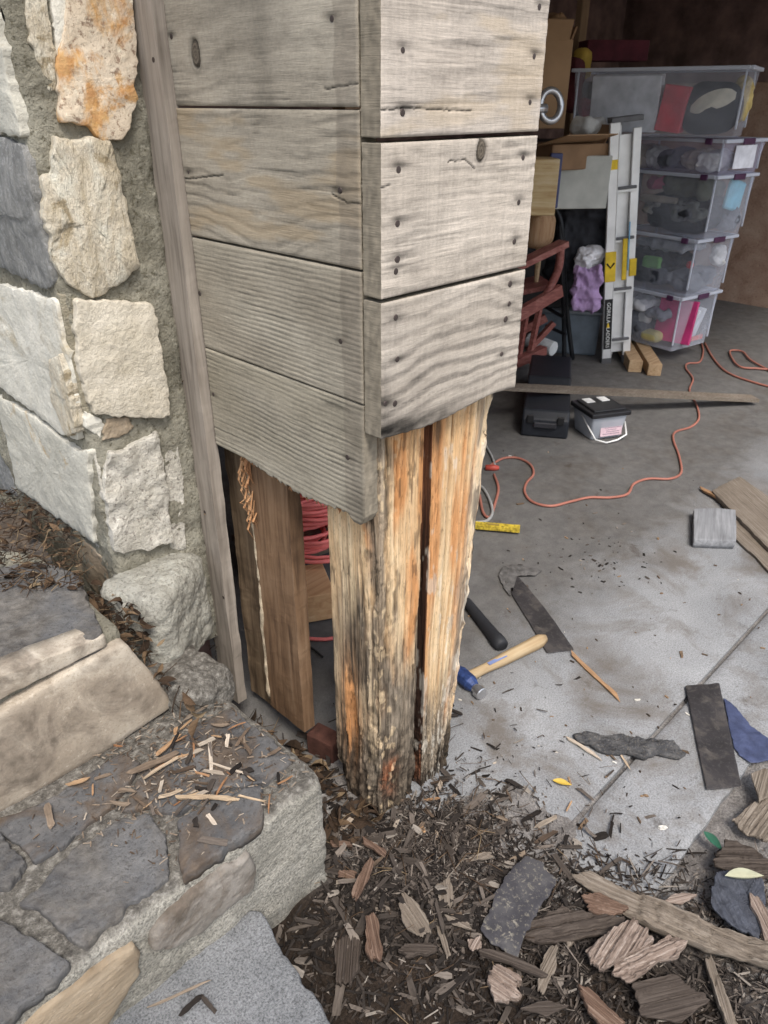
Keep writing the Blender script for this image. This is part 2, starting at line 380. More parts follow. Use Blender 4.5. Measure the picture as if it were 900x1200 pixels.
b = MB(); b.add([(-60, -60, -.06), (60, -60, -.06), (60, 60, -.06), (-60, 60, -.06)], [(0, 1, 2, 3)])
struct('ground', b.mesh('ground', concrete_mat('yard_ground', [(.16, .15, .13), (.24, .22, .19)], .4)))

def floor_sheet(name, x0, x1, y0, y1, step, edge=None, z=0.0, sag=.0012):
    x = np.arange(x0, x1 + 1e-6, step); y = np.linspace(y0, y1, max(2, int((y1 - y0) / step) + 1))
    X, Y = np.meshgrid(x, y, indexing='ij')
    Z = z + sag * fbm(X * 4, Y * 4, 0, 4, 2)
    for yy in (y0, y1): Z = Z - .006 * np.exp(-np.abs(Y - yy) / .006) * (yy < 1)
    if edge is not None: Y = np.where(np.abs(Y - y0) < 1e-6, Y + edge(X), Y)
    i = np.arange(X.size).reshape(X.shape)
    Q = np.stack([i[:-1, :-1], i[1:, :-1], i[1:, 1:], i[:-1, 1:]], -1).reshape(-1, 4)
    V = np.stack([X, Y, Z], -1).reshape(-1, 3); n0 = len(V)
    bd = np.concatenate([i[:, 0], i[-1, 1:], i[::-1, -1][1:], i[0, ::-1][1:-1]])
    low = V[bd] - [0, 0, .08]; V = np.concatenate([V, V[bd], low]); m = len(bd); k = np.arange(m); kn = np.roll(k, -1)
    Q = np.concatenate([Q, np.stack([k + n0, k + n0 + m, kn + n0 + m, kn + n0], -1)])
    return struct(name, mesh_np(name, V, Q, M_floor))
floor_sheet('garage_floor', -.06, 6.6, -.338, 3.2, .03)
floor_sheet('apron_slab', .10, 6.6, -.583, -.352, .012, lambda X: .004 * fbm(X * 30, X * 0, 0, 3, 4), -.001)
floor_sheet('driveway_slab', 1.25, 6.6, -4.6, -.60, .05, lambda X: .03 * fbm(X * 6, X * 0, 0, 4, 8), -.006)

M_block = stone_mat('garage_masonry', [(.24, .145, .10), (.36, .24, .175), (.44, .32, .24)], 5, speck=(.1, .065, .045), sa=.4, bump=.006, fine=60)
M_ply = plain('dark_boards', (.16, .105, .092), .8, 0, .5, 6, .002)
M_roof = plain('garage_ceiling', (.66, .63, .58), .9)
def boxthing(name, label, cat, parts):
    t = thing(name, label, cat)
    for pn, c, d, m in parts: link(pn, MB().box(c, d).mesh(pn, m, .004), t)
    return t
boxthing('garage_wall', 'far side wall of the garage, rusty brown masonry below and dark boards above', 'wall',
         [('masonry', (6.30, 1.2, .85), (.2, 4.2, 1.76), M_block), ('upper_boards', (6.298, 1.2, 2.11), (.19, 4.2, .76), M_ply)])
boxthing('garage_wall', 'dark rear wall of the garage behind the cardboard boxes', 'wall', [('boarding', (3.1, 3.2, 1.24), (6.19, .12, 2.48), M_ply)])
boxthing('garage_wall', 'inner side wall of the garage behind the stone wall', 'wall', [('boarding', (-.03, 1.90, 1.24), (.06, 2.46, 2.48), M_ply)])
boxthing('garage_roof', 'garage ceiling with a wooden header over the wide opening', 'roof',
         [('ceiling', (3.1, 1.55, 2.54), (6.7, 3.6, .12), M_roof), ('header', (3.25, .02, 2.39), (5.7, .09, .18), M_trim)])
boxthing('wall_stud', 'pale wooden stud standing against the dark back of the garage', 'stud', [('upright', tuple(PF(681, 30, 6.2) * [1, 1, 0] + [0, 0, 1.24]), (.09, .05, 2.46), grain_wood('stud_pale', [(.2, .13, .08), (.36, .26, .17)], 2))])

# ------------------------------------------------------------------ the pillar
pillar = thing('wooden_pillar', 'weathered wooden pillar with its lower boards stripped off to rotten posts', 'pillar', (.15, .2, 0))
YL, YR, XR = .512, -.04, .397
def wood_field(u, v, pv, py0, freq, knots, amp, seed, bu=2.0):
    f = v + amp * fbm(u * bu, v * 2.2, 0, 3, seed)
    for (uk, vk, r) in knots:
        e = np.exp(-(((u - uk) / (r * 3.2)) ** 2 + ((v - vk) / (r * 2.0)) ** 2)); f = f - (f - vk) * e * .9
    d = np.sqrt((f - pv) ** 2 + py0 ** 2)
    return d * freq
def board(side, z_top, z_bot, T, seed, A, B, pv, py0, freq, knots=(), amp=.012, late_k=.4, stains=(), cracks=(), shape=None, saw=0.0, band=None, tint=None, top=None, warp=.0012, ulen=None):
    """one siding board: real thickness, rings eroded into relief. stains: (u,v,ru,rv,strength) ; cracks: ((u,v)...) polylines"""
    Lh = ulen or (YL - .007 if side == 'left' else XR); st = .0021
    nu = int(Lh / st); u1 = np.linspace(0, Lh, nu); zb = np.full(nu, z_bot) if shape is None else shape(u1); zt = np.full(nu, z_top) if top is None else top(u1)
    nv = int((zt.max() - zb.min()) / st); s1 = np.linspace(0, 1, nv)
    U = np.repeat(u1[:, None], nv, 1); Z = zb[:, None] + (zt - zb)[:, None] * s1[None, :]; Vv = Z - z_bot
    ph = wood_field(U, Vv, pv, py0, freq, knots, amp, seed)
    sn = np.sin(2 * np.pi * (ph + .12 * vn(U * 30, Vv * 30, 0, seed)))
    late = (sst(.0, 1, sn) if side == 'left' else sst(-.7, 1, sn) ** 1.6) * np.clip(.62 + .95 * fbm(U * 4, Vv * 11, 0, 4, seed + 1), 0, 1.2)
    blot = .5 + .6 * fbm(U * 5, Vv * 12, 0, 4, seed + 2)
    fib = fbm(U * 18, Vv * 300, 0, 2, seed + 3); fine = vn(U * 260, Vv * 260, 0, seed + 4)
    c = mixc(A, B, np.clip(blot, 0, 1)) * np.array((1.0, .985, .94) if side == 'left' else (1.0, .99, .965))
    hair = sst(.52, .72, vn(U * 7, Vv * 380, 0, seed + 15)) * sst(-.1, .3, fbm(U * 9, Vv * 22, 0, 2, seed + 16))
    lite = np.exp(-((np.sin(2 * np.pi * (ph + .30)) - 1) / .03) ** 2) * sst(-.1, .35, fbm(U * 4, Vv * 15, 0, 3, seed + 17))
    k = 1 - .78 * late_k * late + .05 * fib + .08 * fine - .26 * hair + .16 * lite + .16 * fbm(U * 9, Vv * 9, 0, 5, seed + 18) - .10 * sst(.1, .5, fbm(U * 26, Vv * 70, 0, 4, seed + 19))
    if saw: k = k + saw * vn(U * 330, Vv * 5, 0, seed + 6) * (.6 + .4 * vn(U * 9, Vv * 9, 0, seed)) + saw * .4 * vn(U * 120, Vv * 2, 0, seed + 8)
    c = c * k[..., None]
    W = -.0009 * late + .00035 * fib - .0006 * hair + warp * fbm(U * 3, Vv * 5, 0, 2, seed + 9)
    if tint is not None:
        tm = sst(.05, .45, fbm(U * 6, Vv * 26, 0, 4, seed + 12)) * tint[1]; c = mixc(c, tint[0], tm)
    for (a, v_, ru, rv, kk) in stains:
        e = np.exp(-(((U - a) / ru) ** 2 + ((Vv - v_) / rv) ** 2)) * (1 + .5 * fbm(U * 30, Vv * 60, 0, 3, seed + 7)); c = c * (1 - np.clip(kk * e, 0, .92))[..., None]
    for (uk, vk, r) in knots:
        q = np.sqrt(((U - uk) / r) ** 2 + ((Vv - vk) / (r * 1.6)) ** 2) + .16 * fbm(U * 90, Vv * 90, 0, 3, seed)
        ins = sst(1.08, .92, q); rg = .75 + .3 * np.sin(q * 19 + 2)
        c = mixc(c, np.array((.16, .135, .105)) * rg[..., None], ins); rim = np.exp(-((q - 1) / .14) ** 2); c = c * (1 - .72 * rim)[..., None]
        hal = np.exp(-((q - 1.35) / .35) ** 2); c = c * (1 - .25 * hal)[..., None]
        W = W - .003 * rim - .0012 * ins * (1 - q)
    for cr in cracks:
        wd = .0011
        for (a, b2) in zip(cr[:-1], cr[1:]):
            ax, ay = a; bx, by = b2; dx, dy = bx - ax, by - ay; t = np.clip(((U - ax) * dx + (Vv - ay) * dy) / (dx * dx + dy * dy), 0, 1)
            q = np.hypot(U - ax - t * dx, (Vv - ay - t * dy) + .0012 * vn(U * 160, Vv * 20, 0, seed))
            e = np.exp(-(q / wd) ** 2); c = c * (1 - .85 * e)[..., None]; W = W - .003 * e
    if band is not None:   # where a corner trim board used to cover the wood: dirtier, less bleached
        u0, colr, amt = band; bm_ = sst(-.0015, .0015, U - u0 + .007 * fbm(Vv * 22, U * 4, 0, 4, seed)) * amt * (.85 + .3 * fbm(U * 60, Vv * 22, 0, 4, seed + 30))
        c = mixc(c, np.array(colr) * (.85 + .35 * fbm(U * 80, Vv * 40, 0, 4, seed + 31))[..., None], np.clip(bm_, 0, 1))
    de = np.minimum(np.minimum(U, Lh - U), np.minimum(Z - zb[:, None], zt[:, None] - Z)); W = W - .0025 * np.exp(-(de / .0016))
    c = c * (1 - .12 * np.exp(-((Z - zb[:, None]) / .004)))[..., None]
    U2 = U; 
    if side == 'left': loc = np.stack([.0 - W, YL - U2, Z], -1); bk = (T, 0, 0)
    else: loc = np.stack([U2 + .003, YR - W, Z], -1); bk = (0, T, 0)
    V = loc.reshape(-1, 3); i = np.arange(nu * nv).reshape(nu, nv); n0 = nu * nv
    Q = np.stack([i[:-1, :-1], i[1:, :-1], i[1:, 1:], i[:-1, 1:]], -1).reshape(-1, 4)
    bd = np.concatenate([i[:, 0], i[-1, 1:], i[::-1, -1][1:], i[0, ::-1][1:-1]]); m = len(bd)
    ns = 9; sides = []; cols = [c.reshape(-1, 3)]
    for q in range(ns):
        f = q / (ns - 1); P = V[bd] + np.array(bk) * f
        j = .0016 * fbm(P[:, 0] * 130, P[:, 1] * 130, P[:, 2] * 90, 3, seed + 40)[:, None] * np.array((1, 1, .6)) * (q > 0)
        sides.append(P + j)
        cc = np.array((.27, .235, .18)) * (.85 + .4 * fbm(P[:, 0] * 120, P[:, 1] * 160, P[:, 2] * 45, 4, seed + 41))[:, None]
        cols.append(cc)
    V = np.concatenate([V] + sides); kx = np.arange(m); kn = np.roll(kx, -1)
    for q in range(ns - 1):
        o = n0 + q * m; Q = np.concatenate([Q, np.stack([kx + o, kx + o + m, kn + o + m, kn + o], -1)])
    o = n0 + (ns - 1) * m; a = np.arange(nu - 1); tb = np.arange(nu)
    topi = nu + nv - 1 - 1 + (nu - 1 - np.arange(nu)) + 0
    botring = np.arange(nu); topring = nu + (nv - 1) - 1 + np.arange(nu)[::-1]
    Q = np.concatenate([Q, np.stack([o + botring[:-1], o + topring[:-1], o + topring[1:], o + botring[1:]], -1)])
    me = mesh_np('siding_board', V, Q, M_left if side == 'left' else M_right, np.concatenate(cols))
    return link('siding_board', me, pillar)
def uv(side, px, py, zb):
    p = PX(px, py, 0) if side == 'left' else PY(px, py, YR)
    return ((YL - p[1]) if side == 'left' else p[0] - .003, p[2] - zb)
def nails(bo, side, pts):
    for (px, py) in pts:
        p = PX(px, py, 0) if side == 'left' else PY(px, py, YR)
        Mx = Matrix.Translation(Vector(p)) @ (Matrix.Rotation(rad(-90), 4, 'Y') if side == 'left' else Matrix.Rotation(rad(90), 4, 'X'))
        r = random.uniform(.0050, .0064)
        link('nail', MB().lathe([(r * .9, -.01), (r, -.0006), (r * .82, .0006), (.0006, .0008)], 10, Mx).mesh('nail', M_nail, smooth=False), bo)
zl = [1.85, 1.5875, 1.3550, 1.1245, .893]; zr = [1.80, 1.545, 1.312, 1.074]
nl = [[(201, 43), (389, 22)], [(221, 203), (398, 223)], [(234, 344), (399, 400)], [(250, 462), (407, 536)]]
nrr = [[(472, 59), (632, 8), (626, 66), (621, 120), (472, 132)], [(467, 199), (613, 185), (608, 237), (466, 262), (466, 304), (464, 318), (603, 283)], [(598, 333), (597, 356), (593, 374), (464, 372), (466, 421), (588, 415), (452, 473), (463, 473)]]
def st_n(side, pts, zb, k=.55, du=.016): return [uv(side, a, b2, zb) + (du, .006, k) for a, b2 in pts] + [(uv(side, a, b2, zb)[0] + (.012 if side == 'right' else 0), uv(side, a, b2, zb)[1], .022, .004, k * .5) for a, b2 in pts]
bandL = (YL - .058, (.20, .17, .135), .52)
def torn(u):
    j = .004 * fbm(u * 60, u * 0, 0, 4, 77) + .003 * vn(u * 170, u * 0, 0, 78)
    base = .893 - .018 * sst(.1, .3, u) + .012 * sst(.33, .45, u)
    z = base + j * sst(.08, .16, u) * (1.0 - .8 * sst(.44, .48, u))
    return z - .012 * sst(.455, .475, u) + .030 * sst(.492, .512, u)
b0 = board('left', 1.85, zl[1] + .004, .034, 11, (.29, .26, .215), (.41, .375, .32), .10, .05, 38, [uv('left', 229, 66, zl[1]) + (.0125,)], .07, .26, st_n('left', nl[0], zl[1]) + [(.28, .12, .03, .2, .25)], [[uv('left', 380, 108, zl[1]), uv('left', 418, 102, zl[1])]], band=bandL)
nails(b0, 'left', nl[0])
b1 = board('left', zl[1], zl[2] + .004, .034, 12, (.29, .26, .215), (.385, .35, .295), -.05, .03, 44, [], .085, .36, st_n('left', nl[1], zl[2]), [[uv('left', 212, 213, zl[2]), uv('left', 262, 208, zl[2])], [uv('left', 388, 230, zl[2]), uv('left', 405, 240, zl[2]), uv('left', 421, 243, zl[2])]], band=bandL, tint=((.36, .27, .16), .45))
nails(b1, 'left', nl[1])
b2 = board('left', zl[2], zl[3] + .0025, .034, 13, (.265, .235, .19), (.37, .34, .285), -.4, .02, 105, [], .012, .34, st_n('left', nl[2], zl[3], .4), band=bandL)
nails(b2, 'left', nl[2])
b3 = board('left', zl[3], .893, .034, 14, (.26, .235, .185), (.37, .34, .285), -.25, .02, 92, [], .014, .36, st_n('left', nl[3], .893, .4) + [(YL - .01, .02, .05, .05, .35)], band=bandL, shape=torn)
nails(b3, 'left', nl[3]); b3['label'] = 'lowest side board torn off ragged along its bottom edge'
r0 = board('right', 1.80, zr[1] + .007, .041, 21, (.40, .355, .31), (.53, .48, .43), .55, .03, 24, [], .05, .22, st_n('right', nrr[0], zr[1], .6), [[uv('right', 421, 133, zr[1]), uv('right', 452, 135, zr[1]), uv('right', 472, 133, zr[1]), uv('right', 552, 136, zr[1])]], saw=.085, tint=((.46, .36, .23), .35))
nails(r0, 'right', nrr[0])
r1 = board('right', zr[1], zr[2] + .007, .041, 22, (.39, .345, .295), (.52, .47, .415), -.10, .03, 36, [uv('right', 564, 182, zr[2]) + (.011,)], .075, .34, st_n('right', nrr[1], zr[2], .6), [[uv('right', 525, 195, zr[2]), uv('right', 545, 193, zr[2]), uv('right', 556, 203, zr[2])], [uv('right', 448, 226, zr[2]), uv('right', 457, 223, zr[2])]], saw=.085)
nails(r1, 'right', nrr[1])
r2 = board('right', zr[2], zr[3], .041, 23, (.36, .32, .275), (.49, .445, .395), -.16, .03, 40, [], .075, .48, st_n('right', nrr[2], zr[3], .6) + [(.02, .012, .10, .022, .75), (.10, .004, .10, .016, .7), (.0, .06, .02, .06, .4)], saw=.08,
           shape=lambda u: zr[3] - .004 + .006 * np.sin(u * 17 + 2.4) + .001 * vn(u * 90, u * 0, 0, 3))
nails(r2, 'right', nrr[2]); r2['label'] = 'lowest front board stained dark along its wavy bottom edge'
for sd_, za in (('left', 2.10), ('right', 2.05)):
    bb = MB().box((.017, YL / 2, za - .122), (.034, YL, .25)) if sd_ == 'left' else MB().box((XR / 2 + .003, YR + .02, za - .122), (XR, .041, .25))
    link('siding_board', bb.mesh('siding_board', M_trim, .002), pillar)

# trim strip, bent slightly, weathered
def plank_mesh(name, p0, p1, wdir, width, tdir, thick, mat, seed=0, n=40, jag=0.0, wob=.0015, cols=None, tj=0.0):
    """long plank between two points with uneven edges"""
    p0, p1 = np.array(p0, float), np.array(p1, float); wd = np.array(wdir, float); td = np.array(tdir, float); m = 7
    t = np.linspace(0, 1, n); s = np.linspace(-.5, .5, m); L = np.linalg.norm(p1 - p0)
    ring = [(a, 1) for a in s] + [(a, 0) for a in s[::-1]]
    V = []
    for k, (a, h) in enumerate(ring):
        e = wob * fbm(t * L * 14, t * 0 + a * 3, h * 3.0, 3, seed) if abs(a) > .49 else 0
        ex = np.zeros(n); ex[0] = jag * vn(a * 9, 1.3, 0, seed); ex[-1] = jag * vn(a * 9, 4.3, 0, seed + 1)
        up = wob * .5 * fbm(t * L * 20, t * 0 + a * width * 60, h * 5.0, 3, seed + 2) + tj * fbm(t * L * 9, t * 0 + a * width * 40, h * 5.0, 4, seed + 4)
        V.append(p0[None] + (p1 - p0)[None] * t[:, None] + (p1 - p0)[None] / L * ex[:, None] + wd * (a * width + e * np.sign(a))[..., None] if np.ndim(e) else p0[None] + (p1 - p0)[None] * t[:, None] + (p1 - p0)[None] / L * ex[:, None] + wd * (a * width))
        V[-1] = V[-1] + td * (h * thick) + td * up[:, None]
    V = np.stack(V, 1); R = len(ring); i = np.arange(n * R).reshape(n, R); j = np.roll(i, -1, 1)
    Q = np.stack([i[:-1], j[:-1], j[1:], i[1:]], -1).reshape(-1, 4)
    if np.dot(np.cross(p1 - p0, wd), td) > 0: Q = Q[:, ::-1]
    caps = []
    for r0_, fl in ((0, False), (n - 1, True)):
        for k in range(m - 1): q = [i[r0_, k], i[r0_, k + 1], i[r0_, R - 2 - k], i[r0_, R - 1 - k]]; caps.append(q[::-1] if fl else q)
    Q = np.concatenate([Q, np.array(caps)])
    return mesh_np(name, V.reshape(-1, 3), Q, mat, smooth=False)
ts = link('trim_strip', plank_mesh('trim_strip', (-.022, .563, .09), (-.022, .550, 2.2), (0, 1, 0), .084, (1, 0, 0), .03, M_trim, 5, 120, wob=.003), pillar)
ts['label'] = 'long grey trim strip running down beside the stone wall'
for (px, py) in ((180, 70), (240, 600), (262, 700)):
    p = PX(px, py, -.022); link('nail', MB().lathe([(.004, -.01), (.0045, .001), (.001, .0014)], 8, Matrix.Translation(Vector(p)) @ Matrix.Rotation(rad(-90), 4, 'Y')).mesh('nail', M_nail), ts)

# ------------------------------------------------------------------ rotten posts and studs
def rot_post(x0, x1, y0, y1, z0, z1, seed, colf, shapef, stp=.0022, jag=.03, taper=0.0):
    """a timber with its whole surface split, peeled and rotted; colf / shapef work on arrays of face, position and height"""
    per = []
    r = .006
    for f, (ax, ay, bx, by) in enumerate(((x0, y1, x0, y0), (x0, y0, x1, y0), (x1, y0, x1, y1), (x1, y1, x0, y1))):
        L = math.hypot(bx - ax, by - ay); n = max(6, int(L / (stp if f < 3 else .02)))
        for k in range(n): t = k / n; per.append((ax + (bx - ax) * t, ay + (by - ay) * t, f, t))
    per = np.array(per); n = len(per); face = per[:, 2].astype(int)
    N = np.array([(-1, 0), (0, -1), (1, 0), (0, 1)], float)[face]
    N = sum(np.roll(N, k, 0) for k in (-2, -1, 0, 1, 2)); N /= np.linalg.norm(N, axis=1, keepdims=True)
    nz_ = int((z1 - z0) / .0028); z = np.linspace(0, 1, nz_)
    Zb = z0 + jag * fbm(per[:, 0] * 45, per[:, 1] * 45, 0, 3, seed + 50)
    Z = Zb[:, None] + (z1 - Zb)[:, None] * z[None, :]
    s = np.concatenate([[0], np.cumsum(np.hypot(np.diff(per[:, 0]), np.diff(per[:, 1])))])
    S_ = np.repeat(s[:, None], nz_, 1); X = np.repeat(per[:, :1], nz_, 1); Y = np.repeat(per[:, 1:2], nz_, 1); F = np.repeat(face[:, None], nz_, 1)
    wob = .010 * fbm(Z * 3, S_ * 5, 0, 3, seed + 60)
    Sx = S_ + wob
    fis = np.abs(fbm(Sx * 62, Z * 1.3, 0, 3, seed + 1)); fiss = sst(.055, .0, fis) * sst(-.15, .2, fbm(Sx * 14, Z * 2.4, 0, 2, seed + 2))
    led = fbm(Sx * 42, Z * 2.2, 0, 4, seed + 3); ledge = sst(.02, .06, led) - .5 * sst(-.2, -.24, led)
    fib = fbm(Sx * 170, Z * 1.8, 0, 3, seed + 4); pat = fbm(Sx * 16, Z * 3.0, 0, 4, seed + 5); rough = fbm(Sx * 60, Z * 45, 0, 4, seed + 6)
    dc = np.minimum(np.abs(X - x0) + np.abs(Y - y0), 9)
    D = .0022 * ledge + .0012 * fib - .006 * fiss
    env = dict(X=X, Y=Y, Z=Z, F=F, S=Sx, fiss=fiss, ledge=ledge, led=led, fib=fib, pat=pat, rough=rough, dc=dc, seed=seed)
    f2 = sst(.035, .0, np.abs(fbm(Sx * 120, Z * 2.2, 0, 2, seed + 33))) * sst(.0, .25, fbm(Sx * 20, Z * 4, 0, 3, seed + 34)); env['fiss'] = np.maximum(fiss, .75 * f2)
    D = D + shapef(env); env['D'] = D
    c = colf(env)
    X = x0 + (X - x0) * (1 - taper * (z1 - Z))
    P = np.stack([X + N[:, :1] * D, Y + N[:, 1:] * D, Z], -1).reshape(-1, 3)
    i = np.arange(n * nz_).reshape(n, nz_); j = np.roll(i, -1, 0)
    Q = np.stack([i[:, :-1], j[:, :-1], j[:, 1:], i[:, 1:]], -1).reshape(-1, 4)
    return mesh_np('corner_post', P, Q, M_rot, c.reshape(-1, 3), {'rot': np.clip(np.broadcast_to(env.get('g', np.ones_like(Z)), Z.shape), 0, 1)})
CREAM, TAN, ORG, RED = (.72, .55, .345), (.60, .37, .185), (.56, .26, .10), (.33, .11, .045)
GRY1, GRY2, DRK, BLK, WHT = (.115, .09, .065), (.32, .265, .20), (.05, .037, .027), (.018, .013, .010), (.66, .61, .52)
def col_main(e):
    Z, X, Y, pat, fib, rough, led = e['Z'], e['X'], e['Y'], e['pat'], e['fib'], e['rough'], e['led']
    t = .5 + .9 * pat + .5 * fib
    fresh = mixc(mixc(TAN, CREAM, np.clip(t, 0, 1)), ORG, sst(-.08, .38, fbm(e['S'] * 24, Z * 3.2, 0, 4, e['seed'] + 8)) * .9)
    grey = mixc(mixc(GRY1, GRY2, np.clip(.5 + .8 * led + .6 * fib, 0, 1)), CREAM, sst(.1, .5, e['pat'] + .3 * e['fib']) * .45)
    onx = (e['F'] == 0)
    hi = np.where(onx, .54, .60)
    g = sst(.22, -.22, (Z - hi) + .42 * fbm(e['S'] * 20, Z * 4, 0, 4, e['seed'] + 9))
    g = np.maximum(g, sst(.040, .012, e['dc'] + .03 * fbm(e['S'] * 30, Z * 9, 0, 3, 4)) * .85)       # the weathered outer corner
    g = np.maximum(g, np.where(e['F'] == 1, sst(.028, .018, X - .033 + .01 * vn(Z * 12, Z * 0, 0, 4)), 0) * .9)
    c = mixc(fresh, grey, g)
    dk = sst(.20, -.12, Z - .10 - .10 * sst(.0, .1, X) + .22 * fbm(e['S'] * 24, Z * 6, 0, 4, e['seed'] + 10))
    c = mixc(c, mixc(DRK, GRY1, np.clip(.4 + fib + rough, 0, 1)), dk * .9)
    sm = np.where(onx, np.exp(-(((Y - .085) / .03) ** 2 + ((Z - .53) / .07) ** 2)), 0); c = mixc(c, GRY1, np.clip(sm * .8 * (1 + pat), 0, .85))
    orx = np.where(onx, np.exp(-(((Y - .105) / .03) ** 2 + ((Z - .30) / .13) ** 2)), 0); c = mixc(c, ORG, np.clip(orx * (1 + 2 * fib), 0, .9))
    ch = np.exp(-(((X - .075) / .02) ** 2 + ((Z - .13) / .05) ** 2)) * (e['F'] == 1); c = mixc(c, RED, np.clip(ch * (1.1 + 2 * rough), 0, .85))
    fl = sst(.30, .42, fbm(e['S'] * 70, Z * 42, 0, 3, e['seed'] + 12)) * sst(.05, .0, e['dc'] - .03); c = mixc(c, CREAM, fl * .55)
    sp = sst(.30, .45, fbm(e['S'] * 95, Z * 14, 0, 3, e['seed'] + 13)); c = mixc(c, DRK, sp * .55)
    e['g'] = g; c = c * (1 - (.42 + .36 * np.clip(g, 0, 1)) * e['fiss'])[..., None]
    return c * (1 + .18 * fib + (.12 + .2 * g) * rough + (.10 + .2 * g) * fbm(e['S'] * 210, Z * 30, 0, 2, 7))[..., None]
def shp_main(e):
    Z, X, Y = e['Z'], e['X'], e['Y']
    cor = sst(.038, .0, e['dc'])
    d = -cor * (.001 + .015 * sst(-.1, .5, fbm(e['S'] * 26, Z * 4, 0, 4, e['seed'] + 20)) + .004 * np.abs(e['rough'])) * sst(1.15, .95, Z)
    low = sst(.42, .0, Z)
    d = d + low * (.007 * e['rough'] - .010 * np.abs(fbm(e['S'] * 30, Z * 5, 0, 4, e['seed'] + 21)))
    hole = np.where(e['F'] == 0, np.exp(-(((Y - .10) / .011) ** 2 + ((Z - .26) / .13) ** 2)), 0)
    back = np.where(e['F'] == 0, sst(.12, .155, Y) * sst(.12, .06, Z), 0)
    return d - .022 * hole - .02 * back + .0025 * e['rough'] * sst(.08, .0, e['dc'])
pm = rot_post(.036, .160, .004, .160, -.06, 1.16, 31, col_main, shp_main)
link('corner_post', pm, pillar, label='main corner post with bare orange wood above and grey crumbling rot below')
def col_two(e):
    Z, X, pat, fib, led = e['Z'], e['X'], e['pat'], e['fib'], e['led']
    t = .55 + .9 * pat + .5 * fib
    fresh = mixc(mixc(TAN, CREAM, np.clip(t, 0, 1)), ORG, sst(-.15, .35, fbm(e['S'] * 26, Z * 2.6, 0, 4, 88)) * .85)
    fresh = mixc(fresh, ORG, sst(.215, .185, X + .01 * vn(Z * 9, Z * 0, 0, 2)) * sst(.85, .55, Z) * .75)
    g = sst(.18, -.18, (Z - .30) + .35 * fbm(e['S'] * 22, Z * 4, 0, 4, 90))
    c = mixc(fresh, mixc(GRY1, GRY2, np.clip(.5 + led + fib, 0, 1)), g)
    ed = sst(.31, .37, X + .03 * fbm(e['S'] * 40, Z * 7, 0, 3, 91)); pt = fbm(e['S'] * 60, Z * 10, 0, 4, 92)
    c = mixc(c, mixc(CREAM, WHT, np.clip(.5 + pt, 0, 1)), ed * .6); c = mixc(c, GRY1, ed * sst(.0, .25, pt) * .75)
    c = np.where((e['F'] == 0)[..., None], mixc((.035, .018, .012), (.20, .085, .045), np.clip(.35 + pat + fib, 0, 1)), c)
    bl = sst(.0, .10, (X - .17) * .9 - Z + .02 + .10 * fbm(e['S'] * 40, Z * 10, 0, 3, 93))
    c = mixc(c, mixc(BLK, DRK, np.clip(.5 + fib, 0, 1)), bl * .92)
    top = np.exp(-(((X - .205) / .012) ** 2 + ((Z - 1.02) / .045) ** 2)) * (e['F'] == 1); c = mixc(c, DRK, np.clip(top * 1.1, 0, .8))
    c = mixc(c, WHT, sst(.28, .4, fbm(e['S'] * 50, Z * 14, 0, 3, 94)) * .45)
    e['g'] = g; c = c * (1 - (.42 + .36 * np.clip(g, 0, 1)) * e['fiss'])[..., None]
    return c * (1 + .18 * fib + (.12 + .2 * g) * e['rough'] + (.10 + .2 * g) * fbm(e['S'] * 210, Z * 30, 0, 2, 8))[..., None]
def shp_two(e):
    Z, X = e['Z'], e['X']
    ed = sst(.32, .385, X); low = sst(.40, .0, Z)
    d = -ed * .012 * np.abs(fbm(e['S'] * 30, Z * 12, 0, 4, 96)) - np.where(e['F'] == 2, .02 * np.abs(fbm(Z * 11, e['S'] * 20, 0, 4, 97)), 0)
    d = d - np.where(e['F'] == 2, .02 * low ** 1.3, 0) - low * .012 * np.abs(e['rough'])
    split = sum(np.exp(-(((X - x_ + .012 * (Z - .6)) / w_) ** 2)) for x_, w_ in ((.258, .003), (.318, .004), (.345, .003))) * (e['F'] == 1) * sst(.2, .45, Z); d = d - .008 * split; e['fiss'] = np.maximum(e['fiss'], .8 * split)
    return d
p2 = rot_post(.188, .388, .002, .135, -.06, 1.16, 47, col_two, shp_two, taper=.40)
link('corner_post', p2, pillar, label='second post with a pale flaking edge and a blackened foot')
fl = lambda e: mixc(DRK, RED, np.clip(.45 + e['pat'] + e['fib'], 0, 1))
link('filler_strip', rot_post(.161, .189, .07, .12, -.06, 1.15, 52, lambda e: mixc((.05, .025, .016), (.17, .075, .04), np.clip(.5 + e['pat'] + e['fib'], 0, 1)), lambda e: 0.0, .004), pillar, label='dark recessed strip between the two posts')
sm_ = link('stud', plank_mesh('stud', (.075, .37, .095), (.075, .37, 1.2), (0, 1, 0), .147, (-1, 0, 0), .038, M_stud, 12, 80, wob=.004), pillar, label='brown bare stud behind the torn side board')
M_pale = grain_wood('pale_torn_wood', [(.26, .11, .05), (.40, .21, .10), (.50, .36, .22)], 2)
